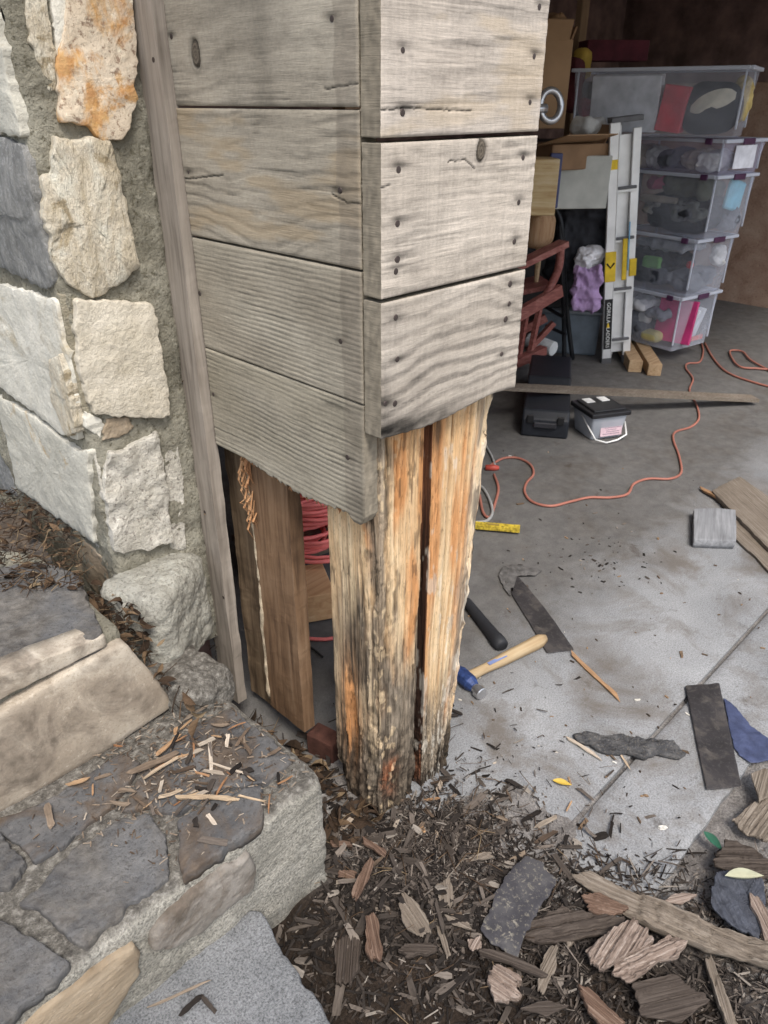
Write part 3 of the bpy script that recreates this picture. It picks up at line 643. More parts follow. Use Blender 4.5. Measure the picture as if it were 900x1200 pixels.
# torn orange fibres along the stud's upper left edge and pale rot down its left edge
spl = MB(); random.seed(4)
for k in range(44):
    y = .45 + random.uniform(-.028, .012); z = random.uniform(.72, .90); L = random.uniform(.02, .09)
    spl.tube([(.036 + random.uniform(-.006, .004), y, z), (.030 + random.uniform(-.012, .004), y + random.uniform(-.006, .006), z - L * .5), (.036, y + random.uniform(-.008, .008), z - L)], [.0022, .0034, .0006], 5, True, .4)
link('torn_fibres', spl.mesh('torn_fibres', M_pale), pillar, kind='stuff')
eb = MB(); zz = np.linspace(.84, .12, 46)
eb.tube([(.040 + .003 * float(vn(z * 20, 0, 0, 1)), .448 + .006 * float(vn(z * 14, 1, 0, 2)), z) for z in zz], [.004 + .004 * abs(float(vn(z * 26, 2, 0, 3))) for z in zz], 7)
link('rotten_edge', eb.mesh('rotten_edge', plain('rot_edge', (.46, .38, .27), .9, 0, .4, 40, .002), smooth=True), pillar)
link('stud', plank_mesh('stud', (.105, .515, .05), (.105, .515, 1.2), (0, 1, 0), .13, (-1, 0, 0), .042, M_studdark, 16, 100, wob=.006, tj=.004), pillar, label='dark rotten stud beside the trim strip')
link('stud', plank_mesh('stud', (.36, .42, .0), (.36, .42, 2.2), (1, 0, 0), .09, (0, -1, 0), .04, M_stud, 18, 20), pillar)
# fringe of torn wood along the left bottom edge
fr_ = MB(); random.seed(9)
for k in range(70):
    y = random.uniform(.09, .42); u = YL - y; zt = float(torn(np.array([u]))[0]); L = random.uniform(.005, .018)
    fr_.tube([(.010 + random.uniform(0, .02), y, zt + .012), (.012 + random.uniform(-.004, .014), y + random.uniform(-.004, .004), zt + .004 - L * .4), (.014, y + random.uniform(-.006, .006), zt - L)], [.0035, .003, .0006], 4)
link('torn_fibres', fr_.mesh('torn_fibres', M_pale), pillar, kind='stuff')

# ------------------------------------------------------------------ stone wall beside the stairs
wall = thing('stone_wall', 'rubble stone wall of pale and rusty stones set in grey mortar beside the stairs', 'wall', (-.25, .8, .55))
EA, EB = np.array((-.25, .602, 0)), np.array((-.04, .588, 0)); EN = np.array((-.0665, -.9978, 0))
path = [(-.247, 2.6), (-.247, .612), (-.240, .604), (-.025, .592), (-.025, .70)]
pp = []
for a, b2 in zip(path[:-1], path[1:]):
    n = max(2, int(math.dist(a, b2) / .008)); pp += [(a[0] + (b2[0] - a[0]) * k / n, a[1] + (b2[1] - a[1]) * k / n) for k in range(n)]
pp = np.array(pp + [path[-1]]); zz = np.arange(.30, 2.3, .010)
tn = np.gradient(pp, axis=0); nn = np.stack([tn[:, 1], -tn[:, 0]], -1); nn /= np.linalg.norm(nn, axis=1, keepdims=True)
if nn[3, 0] > 0: nn = -nn
PXX = np.repeat(pp[:, None, 0], len(zz), 1); PYY = np.repeat(pp[:, None, 1], len(zz), 1); PZ = np.repeat(zz[None], len(pp), 0)
dd = .008 * fbm(PXX * 14 + PYY * 9, PYY * 14, PZ * 14, 4, 61) + .006 * fbm(PXX * 60, PYY * 60, PZ * 60, 4, 62) + .010
V = np.stack([PXX + nn[:, :1] * dd, PYY + nn[:, 1:] * dd, PZ], -1).reshape(-1, 3)
i = np.arange(len(pp) * len(zz)).reshape(len(pp), len(zz)); Q = np.stack([i[:-1, :-1], i[:-1, 1:], i[1:, 1:], i[1:, :-1]], -1).reshape(-1, 4)
link('mortar', mesh_np('mortar', V, Q, M_mortar), wall)
M_s = {}
M_s['rusty'] = stone_mat('stone_rusty', [(0.436, 0.357, 0.255), (0.578, 0.486, 0.371), (0.676, 0.594, 0.477)], 7, speck=(.16, .09, .055), sa=.75, rust=((.42, .19, .05), (.56, .33, .12)), rsc=9, rlo=.50, rhi=.60, bump=.006, fine=85)
M_s['cream'] = stone_mat('stone_cream', [(0.479, 0.400, 0.265), (0.676, 0.605, 0.477), (0.733, 0.713, 0.604)], 9, (3.2, 3.2, 1.1), sa=.3, rust=((.27, .21, .12), (.40, .32, .20)), rsc=13, rlo=.56, rhi=.64, bump=.012, fine=110)
M_s['beige'] = stone_mat('stone_beige', [(0.458, 0.411, 0.318), (0.545, 0.497, 0.404), (0.633, 0.584, 0.488)], 12, sa=.35, bump=.007, fine=130, speck=(.3, .26, .2))
M_s['granite'] = stone_mat('stone_granite', [(0.393, 0.368, 0.308), (0.502, 0.476, 0.414), (0.611, 0.584, 0.520)], 14, sa=.7, bump=.009, fine=105, speck=(.17, .15, .13))
M_s['grey'] = stone_mat('stone_pale_grey', [(0.383, 0.370, 0.316), (0.499, 0.482, 0.418), (0.603, 0.582, 0.500)], 7, sa=.35, rust=((.40, .27, .13), (.46, .38, .26)), rsc=8, rlo=.60, rhi=.68, bump=.006)
M_s['dark'] = stone_mat('stone_blue_grey', [(.15, .15, .145), (.22, .22, .21), (.32, .315, .30)], 14, (3, 3, 1), sa=.45, speck=(.4, .4, .4), bump=.006, fine=90)
M_s['white'] = stone_mat('stone_white', [(0.499, 0.482, 0.418), (0.615, 0.594, 0.520), (0.719, 0.683, 0.592)], 8, sa=.25, rust=((.36, .30, .20), (.46, .42, .33)), rsc=6, rlo=.58, rhi=.68, bump=.006)
M_s['side'] = stone_mat('stone_olive', [(.19, .175, .125), (.29, .26, .19), (.38, .35, .27)], 10, (1, 1, 3), sa=.4, bump=.008)
M_s['brown'] = stone_mat('stone_brown', [(.20, .155, .105), (.30, .24, .17), (.40, .33, .25)], 10, sa=.3, bump=.006)
LX = (-.25, 0, 0); LN = (-1, 0, 0)
def wstone(kind, pts, face, out=.012, depth=.07, label=None, seed=0, **kw):
    p0, n = (LX, LN) if face == 'L' else (EA, EN)
    p0 = np.array(p0) + np.array(n) * out
    gx, gy = sum(p[0] for p in pts) / len(pts), sum(p[1] for p in pts) / len(pts); gk = 1.055
    P3 = [PL(gx + (x - gx) * gk, gy + (y - gy) * gk, p0, n) for x, y in pts]
    for p in P3:
        if face == 'L': p[1] = max(p[1], .600)
        else: p[0] = max(p[0], -.258)
    me = slab('stone', P3, n, depth, M_s[kind], seed=seed, **dict(dict(bulge=.001, edge=.003, amp=.0042, fr=26, jit=.007, N=170, steps=.0025), **kw))
    return link('stone', me, wall, label=label)
wstone('rusty', [(82, -30), (150, -30), (157, 30), (159, 95), (152, 140), (143, 158), (120, 158), (108, 148), (75, 140), (69, 118), (76, 60)], 'E', .02, .09, 'rust speckled cream stone high on the wall end', 1)
wstone('cream', [(67, 168), (128, 168), (140, 210), (150, 265), (161, 310), (150, 325), (110, 344), (85, 330), (62, 305), (54, 260), (56, 212), (65, 205)], 'E', .022, .09, 'cream stone with ochre streaks and a pointed foot', 2, bulge=.012, steps=.008)
wstone('beige', [(90, 354), (120, 356), (177, 359), (186, 400), (199, 486), (165, 487), (112, 484), (102, 450), (92, 395)], 'E', .026, .09, 'flat squarish beige stone', 3, bulge=.003, amp=.005)
wstone('side', [(69, 345), (80, 345), (90, 356), (94, 400), (104, 450), (110, 484), (98, 478), (80, 430), (71, 385)], 'E', .006, .06, None, 4)
wstone('granite', [(131, 535), (160, 522), (184, 510), (191, 545), (196, 600), (200, 632), (170, 643), (122, 652), (118, 620), (124, 570)], 'E', .02, .09, 'rough granite stone low on the wall end', 5, amp=.012)
wstone('granite', [(193, 520), (206, 510), (214, 560), (217, 640), (200, 640), (196, 580)], 'E', .006, .08, None, 6)
wstone('brown', [(124, 493), (148, 489), (157, 500), (140, 514), (120, 517)], 'E', .012, .05, 'small brown chink stone', 7)
wstone('white', [(94, 482), (118, 490), (124, 498), (118, 514), (95, 503)], 'E', .010, .05, None, 8)
wstone('granite', [(206, 470), (216, 466), (222, 520), (230, 600), (233, 645), (222, 655), (218, 600), (210, 530)], 'E', -.012, .06, None, 9)
wstone('cream', [(28, -30), (52, -30), (58, 20), (66, 75), (65, 105), (60, 112), (52, 85), (36, 50)], 'E', .012, .08, None, 10, steps=.006)
wstone('white', [(56, -30), (78, -30), (80, 10), (74, 60), (70, 115), (66, 60), (62, 20)], 'E', .012, .08, None, 11)
wstone('brown', [(14, -30), (26, -30), (32, 20), (27, 8)], 'L', .004, .05, None, 12)
wstone('grey', [(-60, 0), (8, 14), (34, 24), (36, 50), (42, 70), (55, 110), (70, 152), (50, 157), (18, 154), (-60, 152)], 'L', .016, .09, 'large pale grey stone at the upper left', 13, bulge=.006)
wstone('dark', [(-70, 150), (8, 167), (30, 174), (48, 188), (55, 225), (54, 262), (58, 302), (66, 335), (44, 333), (20, 318), (-70, 290)], 'L', .016, .09, 'blue grey stone left of the cream one', 14, bulge=.006, steps=.006)
wstone('white', [(5, 338), (48, 351), (67, 357), (72, 392), (80, 425), (92, 470), (89, 510), (70, 505), (46, 485), (5, 455), (-40, 420), (-40, 330)], 'L', .016, .09, 'whitish stone with a cracked flake at its right', 15)
wstone('cream', [(58, 425), (68, 418), (78, 440), (84, 480), (88, 508), (76, 508), (60, 470)], 'L', .028, .04, None, 16)
wstone('grey', [(0, 468), (40, 492), (88, 530), (101, 530), (104, 570), (108, 632), (88, 620), (50, 592), (22, 570), (8, 510)], 'L', .016, .09, 'smooth grey stone above the top tread', 17, bulge=.005)
wstone('granite', [(112, 540), (128, 535), (122, 580), (119, 625), (116, 645), (108, 630), (108, 580)], 'L', .002, .05, None, 18)
wstone('brown', [(36, 588), (60, 602), (88, 625), (118, 652), (130, 668), (128, 682), (112, 694), (98, 675), (70, 640), (42, 610)], 'L', .006, .08, None, 19)
wstone('dark', [(-40, 470), (0, 520), (14, 560), (20, 580), (-10, 570), (-40, 540)], 'L', .008, .07, None, 20)
for k, (pts, kd) in enumerate((([(-250, 330), (-60, 330), (-50, 430), (-30, 470), (-250, 330)][:4], 'grey'), ([(-200, 120), (-80, 150), (-80, 290), (-200, 240)], 'beige'), ([(-200, -60), (-70, -10), (-70, 145), (-200, 100)], 'white'))):
    wstone(kd, pts, 'L', .012, .08, None, 30 + k)
bl = rough_box('stone', (-.185, .562, .478), (.215, .17, .265), stone_mat('stone_block', [(.25, .24, .205), (.34, .33, .285), (.43, .42, .365)], 14, sa=.7, bump=.010, fine=105, speck=(.13, .12, .10)), .030, 70, .009, 34, 5, rotz=.5, big=.018, bfr=6)
link('stone', bl, wall, label='bulging rough granite block at the foot of the wall')

# ------------------------------------------------------------------ stone stairs
st = thing('stone_stairs', 'stone stairs of slate treads and concrete at the lower left', 'stairs', (-.5, .1, 0))
Z1, Z2, Z3 = .13, .358, .632
soil_top(M_step, .350, .005 - .1 + .0)
link('step_body', rough_box('step_body', (-.88, .265, .165), (1.43, .60, .37), M_step, .022, 150, .007, 22, 3, big=.008, bfr=7), st, label='rough concrete step body with a chipped free end')
def tread(pts, z, m, label=None, seed=0, out=.006, depth=.03, parent=st, name='flagstone', **kw):
    me = slab(name, [G(x, y, z) for x, y in pts], (0, 0, 1), depth, m, seed=seed, **dict(dict(bulge=.001, edge=.004, amp=.0035, fr=22, jit=.008, N=150, steps=.005), **kw))
    o = link(name, me, parent, label=label)
    o.location = Vector(o.location) + Vector((0, 0, out)); return o
tread([(24, 1059), (49, 1037), (89, 997), (138, 962), (178, 955), (195, 985), (200, 1030), (150, 1062), (100, 1114), (66, 1081)], Z2, M_slate, 'large blue slate flagstone in the middle tread', 1)
tread([(207, 990), (212, 962), (250, 935), (308, 922), (307, 966), (213, 1033)], Z2, M_slateb, 'slate flagstone at the right end of the middle tread', 2)
tread([(140, 948), (170, 900), (215, 860), (270, 830), (320, 868), (345, 893), (310, 918), (250, 930), (208, 958), (180, 950)], Z2, M_slateb, 'debris covered slate at the back of the middle tread', 3, .003)
tread([(-60, 1050), (0, 1077), (84, 1131), (10, 1198), (-40, 1240), (-120, 1130)], Z2, M_slate, None, 4)
tread([(-80, 985), (0, 979), (32, 1013), (12, 1042), (-70, 1050)], Z2, M_slate, None, 5)
tread([(-30, 966), (20, 955), (70, 930), (140, 885), (165, 895), (132, 945), (60, 1000), (40, 1010), (5, 975)], Z2, M_slateb, None, 6)
def riser(pts, y, m, label=None, seed=0, depth=.06, parent=st, name='riser_stone', **kw):
    me = slab(name, [PY(px, py, y) for px, py in pts], (0, -1, 0), depth, m, seed=seed, **dict(dict(bulge=.004, edge=.008, amp=.006, fr=16, jit=.004, N=96), **kw))
    return link(name, me, parent, label=label)
riser([(178, 1099), (199, 1072), (245, 1035), (294, 1002), (303, 1022), (300, 1042), (262, 1070), (240, 1092), (205, 1112), (181, 1117)], -.052, M_brown, 'brown stone set in the lower riser', 1)
riser([(20, 1215), (60, 1180), (110, 1142), (160, 1107), (167, 1118), (164, 1142), (140, 1185), (110, 1225), (60, 1260)], -.050, M_ochre, 'ochre veined stone set in the lower riser', 2)
# lower concrete tread
lp = [G(x, y, Z1) for x, y in ((298, 1062), (309, 1070), (318, 1084), (330, 1108), (346, 1132), (360, 1156), (380, 1176), (392, 1204), (404, 1240))]
lp = lp + [np.array((-.42, -.75, Z1)), np.array((-1.5, -.75, Z1)), np.array((-1.5, .0, Z1)), np.array((-.6, .02, Z1))]
link('lower_tread', slab('lower_tread', lp, (0, 0, 1), .20, M_conc_blue, .001, .02, .004, 25, 8, .006, 260), st, label='speckled grey concrete bottom tread')
# upper step: sandstone riser, nosing slab and slate
link('upper_body', rough_box('upper_body', (-.985, 1.20, .45), (1.26, 1.62, .34), M_mortar, .02, 60, .006, 20, 6), st)
riser([(-60, 990), (0, 956), (120, 884), (206, 827), (180, 790), (147, 753), (70, 795), (0, 836), (-60, 868)], .362, M_tan, 'long tan sandstone riser', 5, .09, bulge=.006, jit=.003, amp=.004)
riser([(-60, 850), (0, 821), (70, 785), (127, 757), (124, 744), (60, 768), (0, 792), (-60, 818)], .372, M_tan, 'tan front edge of the top tread slab', 6, .06, bulge=.002, jit=.003, amp=.003)
tread([(-60, 812), (0, 790), (60, 767), (122, 744), (108, 715), (94, 676), (74, 664), (40, 660), (0, 668), (-60, 650)], Z3, M_slate, 'dark slate slab of the top tread', 7, .002, .05)
tread([(-120, 640), (0, 640), (60, 650), (30, 600), (-40, 560), (-200, 580)], Z3, M_soil if False else M_slateb, None, 8, -.012)
link('concrete_lump', rough_box('concrete_lump', (-.225, .405, .365), (.15, .20, .12), M_step, .035, 44, .012, 30, 4, big=.016, rotz=.15), st, label='rough lump of concrete behind the middle tread')

# ------------------------------------------------------------------ wood chips, litter
CH_D = [(0, (.014, .0115, .010)), (.4, (.034, .028, .024)), (.75, (.072, .059, .049)), (.93, (.15, .125, .105)), (1, (.27, .24, .205))]
M_chip = rnd_mat('rotted_chip', CH_D)
M_chipm = rnd_mat('brown_chip', [(0, (.06, .042, .03)), (.4, (.125, .09, .064)), (.75, (.22, .17, .125)), (1, (.36, .31, .25))])
M_chipf = rnd_mat('fresh_chip', [(0, (.24, .115, .055)), (.35, (.33, .20, .11)), (.7, (.40, .29, .18)), (1, (.50, .43, .35))])
def chip_geo(mb, L, W, T, rv, M=None, seed=0, segs=4):
    rr = random.Random(seed); mb.rv = max(.001, rv); V = []; n = segs + 1; pt = rr.choice((.05, .12, .22, .35)); pe = rr.uniform(2, 8); bend = rr.uniform(-.06, .06) * L; tw = rr.uniform(-.25, .25)
    for k in range(n):
        t = k / segs; x = (t - .5) * L; e = 1 - pt * abs(2 * t - 1) ** pe
        wv = W * e * rr.uniform(.75, 1.1) / 2; tv = T * rr.uniform(.7, 1.1) / 2; z0 = bend * (1 - (2 * t - 1) ** 2); an = tw * (t - .5)
        for (a, b_) in ((-1, -1), (1, -1), (1, 1), (-1, 1)):
            y, z = a * wv * rr.uniform(.85, 1.1), b_ * tv
            xj = rr.uniform(-.14, .14) * L if k in (0, n - 1) else 0
            p = Vector((x + xj, y * math.cos(an) - z * math.sin(an), y * math.sin(an) + z * math.cos(an) + z0)); V.append(M @ p if M is not None else p)
    F = [(i * 4 + k, i * 4 + (k + 1) % 4, (i + 1) * 4 + (k + 1) % 4, (i + 1) * 4 + k) for i in range(n - 1) for k in range(4)] + [(3, 2, 1, 0), (n * 4 - 4, n * 4 - 3, n * 4 - 2, n * 4 - 1)]
    mb.add(V, F)
R_ = random.Random(3)
def chip_variants(name, mat, L, W, T, n, s0):
    out = []
    for k in range(n):
        m = MB(); chip_geo(m, R_.uniform(*L), R_.uniform(*W), R_.uniform(*T), (k + .5) / n, None, s0 + k); out.append(m.mesh(name, mat))
    return out
cv_dark = chip_variants('wood_chip', M_chip, (.022, .062), (.005, .016), (.002, .006), 26, 100)
cv_mid = chip_variants('wood_chip', M_chipm, (.022, .058), (.004, .014), (.0015, .005), 16, 200)
cv_fresh = chip_variants('wood_chip', M_chipf, (.018, .06), (.003, .011), (.0015, .004), 14, 300)
def hgt(x, y): return float(soil_h(np.array([x]), np.array([y]))[0])
def top_z(x, y): 
    f = 0.0 if (y > -.338 and x > -.06) or (-.583 < y < -.352 and x > .10) else -9
    return max(f, hgt(x, y))
def in_steps(x, y): return (x < -.165 and y > -.05) or (x < -.395 and y > -.6) or (abs(x - .21) < .19 and .0 < y < .14)
GC = 'rotted wood chips in the mulch below the pillar'
cnt = 0
while cnt < 290:
    x, y = R_.gauss(.02, .20), R_.gauss(-.17, .20)
    if in_steps(x, y) or x > .55 or y < -.85 or y > .35: continue
    q = R_.random(); cvs = cv_dark if q < .84 else (cv_mid if q < .975 else cv_fresh)
    o = link('wood_chip', R_.choice(cvs), None, (x, y, top_z(x, y) + R_.uniform(.004, .014)), (R_.gauss(0, .28), R_.gauss(0, .28), R_.uniform(0, 6.28)))
    s = R_.uniform(.8, 1.35); o.scale = (s, s, s); cnt += 1
    tag(o, 'one of the many small rotted wood chips scattered in the dark mulch', 'wood chip', GC)
cnt = 0
while cnt < 62:   # on the middle tread
    px, py = R_.gauss(245, 62), R_.gauss(905, 42); p = G(px, py, Z2 + .006)
    if not (-1.1 < p[0] < -.185 and -.02 < p[1] < .345) or px < 20: continue
    q = R_.random(); cvs = cv_fresh if q < .34 else (cv_mid if q < .68 else cv_dark)
    o = link('wood_chip', R_.choice(cvs), None, (p[0], p[1], Z2 + .011 + R_.uniform(0, .004)), (R_.gauss(0, .12), R_.gauss(0, .12), R_.uniform(0, 6.28)))
    s = R_.uniform(.6, 1.1); o.scale = (s, s, s); cnt += 1
    tag(o, 'one of the loose orange brown splinters lying on the slate middle tread', 'wood chip', 'splinters on the middle tread')
m = MB()
for k in range(1500):
    px, py = R_.gauss(515, 48), R_.gauss(985, 34); p = G(px, py, 0)
    if in_steps(p[0], p[1]): continue
    Mx = Matrix.Translation((p[0], p[1], top_z(p[0], p[1]) + R_.uniform(.003, .014))) @ Matrix.Rotation(R_.uniform(0, 6.28), 4, 'Z') @ Matrix.Rotation(R_.gauss(0, .3), 4, 'Y')
    ls = R_.random() ** 2; chip_geo(m, .006 + .032 * ls, .0010 + .003 * R_.random(), .001, .45 + .55 * R_.random(), Mx, k, 2)
tag(link('pale_shreds', m.mesh('pale_shreds', M_chip)), 'pale grey wood shreds lying over the mulch below the second post', 'wood shreds', None, 'stuff')
# named splinters on the tread
def stick(name, label, cat, a, b, z, W, T, mat, seed=0, rv=.5, lift=.004, group=None, segs=6):
    a = np.array(G(*a, z)); b = np.array(G(*b, z)); d = b - a; L = np.linalg.norm(d); m = MB(); chip_geo(m, L, W, T, rv, None, seed, segs)
    o = link(name, m.mesh(name, mat), None, tuple((a + b) / 2 + [0, 0, lift + T / 2]), (0, 0, math.atan2(d[1], d[0]))); return tag(o, label, cat, group)
zt = Z2 + .008
stick('splinter', 'long tan splinter lying flat on the slate near the tread front', 'splinter', (212, 937), (278, 939), zt, .010, .004, M_chipf, 5, .75)
stick('splinter', 'pale upright looking sliver in the middle of the tread debris', 'splinter', (246, 868), (248, 906), zt, .008, .003, M_chipf, 6, 1.0)
stick('splinter', 'thin pale sliver crossing right of the white one', 'splinter', (250, 897), (290, 909), zt, .005, .003, M_chipf, 7, .95)
stick('splinter', 'broad brown splinter below the tan sandstone riser', 'splinter', (155, 907), (210, 884), zt, .014, .006, M_chipm, 8, .55)
stick('splinter', 'curved light brown splinter leaning over the broad brown one', 'splinter', (182, 888), (212, 862), zt, .010, .004, M_chipf, 9, .4)
stick('splinter', 'straight yellowish splinter beside the broad brown one', 'splinter', (172, 912), (212, 888), zt, .006, .004, M_chipf, 10, .8)
stick('splinter', 'stubby brown chip alone on the left of the middle tread', 'splinter', (56, 945), (62, 975), zt, .014, .005, M_chipm, 11, .7)
stick('splinter', 'small orange splinter alone below the sandstone riser', 'splinter', (80, 922), (104, 915), zt, .008, .004, M_chipf, 12, .5)
stick('splinter', 'brown splinter on the back corner of the tread by the concrete lump', 'splinter', (218, 845), (244, 829), zt, .008, .005, M_chipm, 13, .8)
# mass of small shreds: uncountable
m = MB()
for k in range(11000):
    x, y = R_.gauss(.03, .23), R_.gauss(-.18, .23)
    if in_steps(x, y) or y > .4: continue
    if R_.random() < sst(.12, .34, np.array(x + .5 * (y + .3))) * .9: continue
    Mx = Matrix.Translation((x, y, top_z(x, y) + R_.uniform(.0, .008))) @ Matrix.Rotation(R_.uniform(0, 6.28), 4, 'Z') @ Matrix.Rotation(R_.gauss(0, .35), 4, 'Y') @ Matrix.Rotation(R_.gauss(0, .5), 4, 'X')
    ls = R_.random() ** 2
    chip_geo(m, .005 + .036 * ls, .0015 + .007 * ls * R_.random() + .002 * R_.random(), R_.uniform(.001, .0035), R_.random() ** 1.5, Mx, k, 2)
o = link('wood_shreds', m.mesh('wood_shreds', M_chip)); tag(o, 'mass of fine dark wood shreds strewn in the mulch around the pillar foot', 'wood shreds', None, 'stuff')
m = MB()
for k in range(3400):
    px, py = R_.uniform(610, 930), R_.gauss(1120, 70)
    if not 990 < py < 1260: continue
    p = G(px, py, 0)
    if p[1] > -.30: continue
    if R_.random() < .35 and fbm(np.array(p[0] * 7), np.array(p[1] * 7), 0, 2, 5) < 0: continue
    Mx = Matrix.Translation((p[0], p[1], max(top_z(p[0], p[1]), -.02) + R_.uniform(.0, .016))) @ Matrix.Rotation(R_.gauss(-.5, .9), 4, 'Z') @ Matrix.Rotation(R_.gauss(0, .3), 4, 'Y')
    ls = R_.random() ** 2.2; chip_geo(m, .006 + .05 * ls, .0012 + .004 * R_.random(), .0012, R_.random() ** .9, Mx, k, 2)
o = link('wood_fibres', m.mesh('wood_fibres', M_chip)); tag(o, 'loose grey fibres and splinters strewn between the broken planks at the lower right', 'wood fibres', None, 'stuff')
m = MB()
for k in range(90):
    px, py = R_.gauss(690, 42), R_.gauss(655, 26); p = G(px, py, 0); s_ = R_.uniform(.002, .010) * R_.random()
    chip_geo(m, .003 + s_ * 2.2, .002 + s_, .0015, R_.random() ** 1.5, Matrix.Translation((p[0], p[1], .002)) @ Matrix.Rotation(R_.uniform(0, 6.28), 4, 'Z'), k, 2)
o = link('dirt_crumbs', m.mesh('dirt_crumbs', M_chip)); tag(o, 'dark brown dirt crumbs smeared over the floor beyond the hammer', 'dirt', None, 'stuff')
m = MB()
for k in range(900):
    px, py = R_.gauss(230, 75), R_.gauss(900, 50); p = G(px, py, Z2 + .006)
    if not (-1.2 < p[0] < -.18 and -.02 < p[1] < .35): continue
    Mx = Matrix.Translation((p[0], p[1], Z2 + .008)) @ Matrix.Rotation(R_.uniform(0, 6.28), 4, 'Z') @ Matrix.Rotation(R_.gauss(0, .25), 4, 'X')
    chip_geo(m, R_.uniform(.004, .018), R_.uniform(.001, .004), .0012, R_.random(), Mx, k, 2)
o = link('wood_crumbs', m.mesh('wood_crumbs', M_chipm)); tag(o, 'fine brown wood crumbs on the slate of the middle tread', 'wood crumbs', None, 'stuff')
# leaf litter and dry stems
M_leaf = rnd_mat('dry_leaf', [(0, (.02, .014, .010)), (.5, (.06, .038, .024)), (.85, (.12, .078, .046)), (1, (.24, .18, .11))])
def litter(label, n, fpos, L=(.015, .04), stems=.35):
    m = MB(); name = 'leaf_litter'
    for k in range(n):
        x, y, z = fpos(); m.rv = R_.uniform(.01, 1); l = R_.uniform(*L); M4 = Matrix.Translation((x, y, z)) @ Matrix.Rotation(R_.uniform(0, 6.28), 4, 'Z') @ Matrix.Rotation(R_.gauss(0, .6), 4, 'X') @ Matrix.Rotation(R_.gauss(0, .5), 4, 'Y')
        if R_.random() < stems:
            m.tube([M4 @ Vector((-l * 1.6, 0, 0)), M4 @ Vector((0, R_.gauss(0, .2) * l, R_.uniform(0, .4) * l)), M4 @ Vector((l * 1.6, R_.gauss(0, .4) * l, 0))], R_.uniform(.0006, .0013), 4)
        else:
            wv = l * R_.uniform(.25, .45); cz = R_.uniform(-.4, .5) * l; vs = []
            for t, q in ((-1, .05), (-.5, .8), (0, 1), (.5, .75), (1, .04)):
                for sgn in (-1, 0, 1): vs.append(M4 @ Vector((t * l, sgn * wv * q, cz * (sgn * sgn * q - t * t))))
            m.add(vs, [(i * 3 + k2, i * 3 + k2 + 1, i * 3 + k2 + 4, i * 3 + k2 + 3) for i in range(4) for k2 in (0, 1)])
    return tag(link(name, m.mesh(name, M_leaf, smooth=True)), label, 'leaf litter', None, 'stuff')
litter('dark dead leaves and twigs in the gap between the steps and the pillar', 240, lambda: (lambda x, y: (x, y, hgt(x, y) + R_.uniform(.0, .03)))(R_.uniform(-.155, .03), R_.uniform(-.02, .52)))
litter('dead leaves stuck in the gap between stone wall and trim strip', 130, lambda: (R_.uniform(-.02, .0), R_.uniform(.585, .62), R_.uniform(.1, 1.1)), (.008, .02), .5)
def f3():
    p = G(R_.uniform(-10, 95), R_.uniform(575, 690), Z3 + .01); return (p[0], p[1], Z3 + R_.uniform(.004, .02))
litter('dry needles and dead leaves heaped on the top tread against the wall', 520, f3, (.006, .019), .7)
def f4():
    t = R_.random(); p = G(90 + 130 * t + R_.gauss(0, 6), 670 + 110 * t + R_.gauss(0, 10), .56); return (p[0], p[1], .60 - .2 * t + R_.uniform(-.01, .02))
litter('brown leaves caught in the crack below the granite block', 34, f4, (.012, .026), .35)
litter('dead leaves and grit packed along the right end of the top tread slabs', 160, lambda: (R_.uniform(-.39, -.27), R_.uniform(.40, .60), R_.uniform(.50, .60)), (.010, .024), .4)
litter('thin dry stalks and bark flakes lying over the mulch', 120, lambda: (lambda x, y: (x, y, max(0 if y > -.33 and x > 0 else -9, hgt(x, y)) + R_.uniform(.006, .016)))(R_.gauss(.05, .2), R_.gauss(-.22, .17)), (.012, .035), 1.0)

# ------------------------------------------------------------------ debris, tools and scraps on the floor
M_felt = stone_mat('tar_felt', [(.022, .02, .02), (.036, .033, .034), (.055, .05, .05)], 9, (1, 1, 1), speck=(.10, .095, .09), sa=.3, bump=.0012, fine=90, rough=.62, rust=((.055, .048, .044), (.10, .09, .08)), rsc=18, rlo=.50, rhi=.64)
M_feltw = stone_mat('worn_felt', [(.032, .031, .035), (.052, .050, .055), (.085, .082, .082)], 16, speck=(.20, .185, .15), sa=.7, bump=.002, fine=70, rust=((.17, .155, .125), (.26, .24, .20)), rsc=38, rlo=.60, rhi=.66)
M_blue = plain('blue_scrap', (.05, .062, .12), .55, 0, .35, 30, .001)
M_bark = stone_mat('bark', [(.04, .04, .043), (.09, .09, .093), (.17, .165, .16)], 26, (1, 1, 1), sa=.5, bump=.012)
M_oldw = grain_wood('old_grey_plank', [(.075, .06, .048), (.17, .14, .11), (.28, .245, .205)], 0, sc=4.2, bump=.0025)
M_pinkw = grain_wood('pink_rot', [(.09, .065, .05), (.21, .16, .13), (.40, .345, .30)], 0, sc=4.2, bump=.0025)
M_darkw = grain_wood('dark_rot', [(.025, .019, .016), (.06, .047, .038), (.11, .09, .075)], 0, sc=4.2, bump=.0025)
M_redw = grain_wood('red_rot', [(.055, .034, .025), (.125, .078, .055), (.26, .19, .145)], 0, sc=4.2, bump=.0025)
M_greyb = grain_wood('grey_block', [(.12, .12, .125), (.22, .225, .235), (.33, .335, .345)], 0)
M_lumber = grain_wood('new_lumber', [(.27, .17, .09), (.42, .29, .17), (.52, .39, .25)], 0)
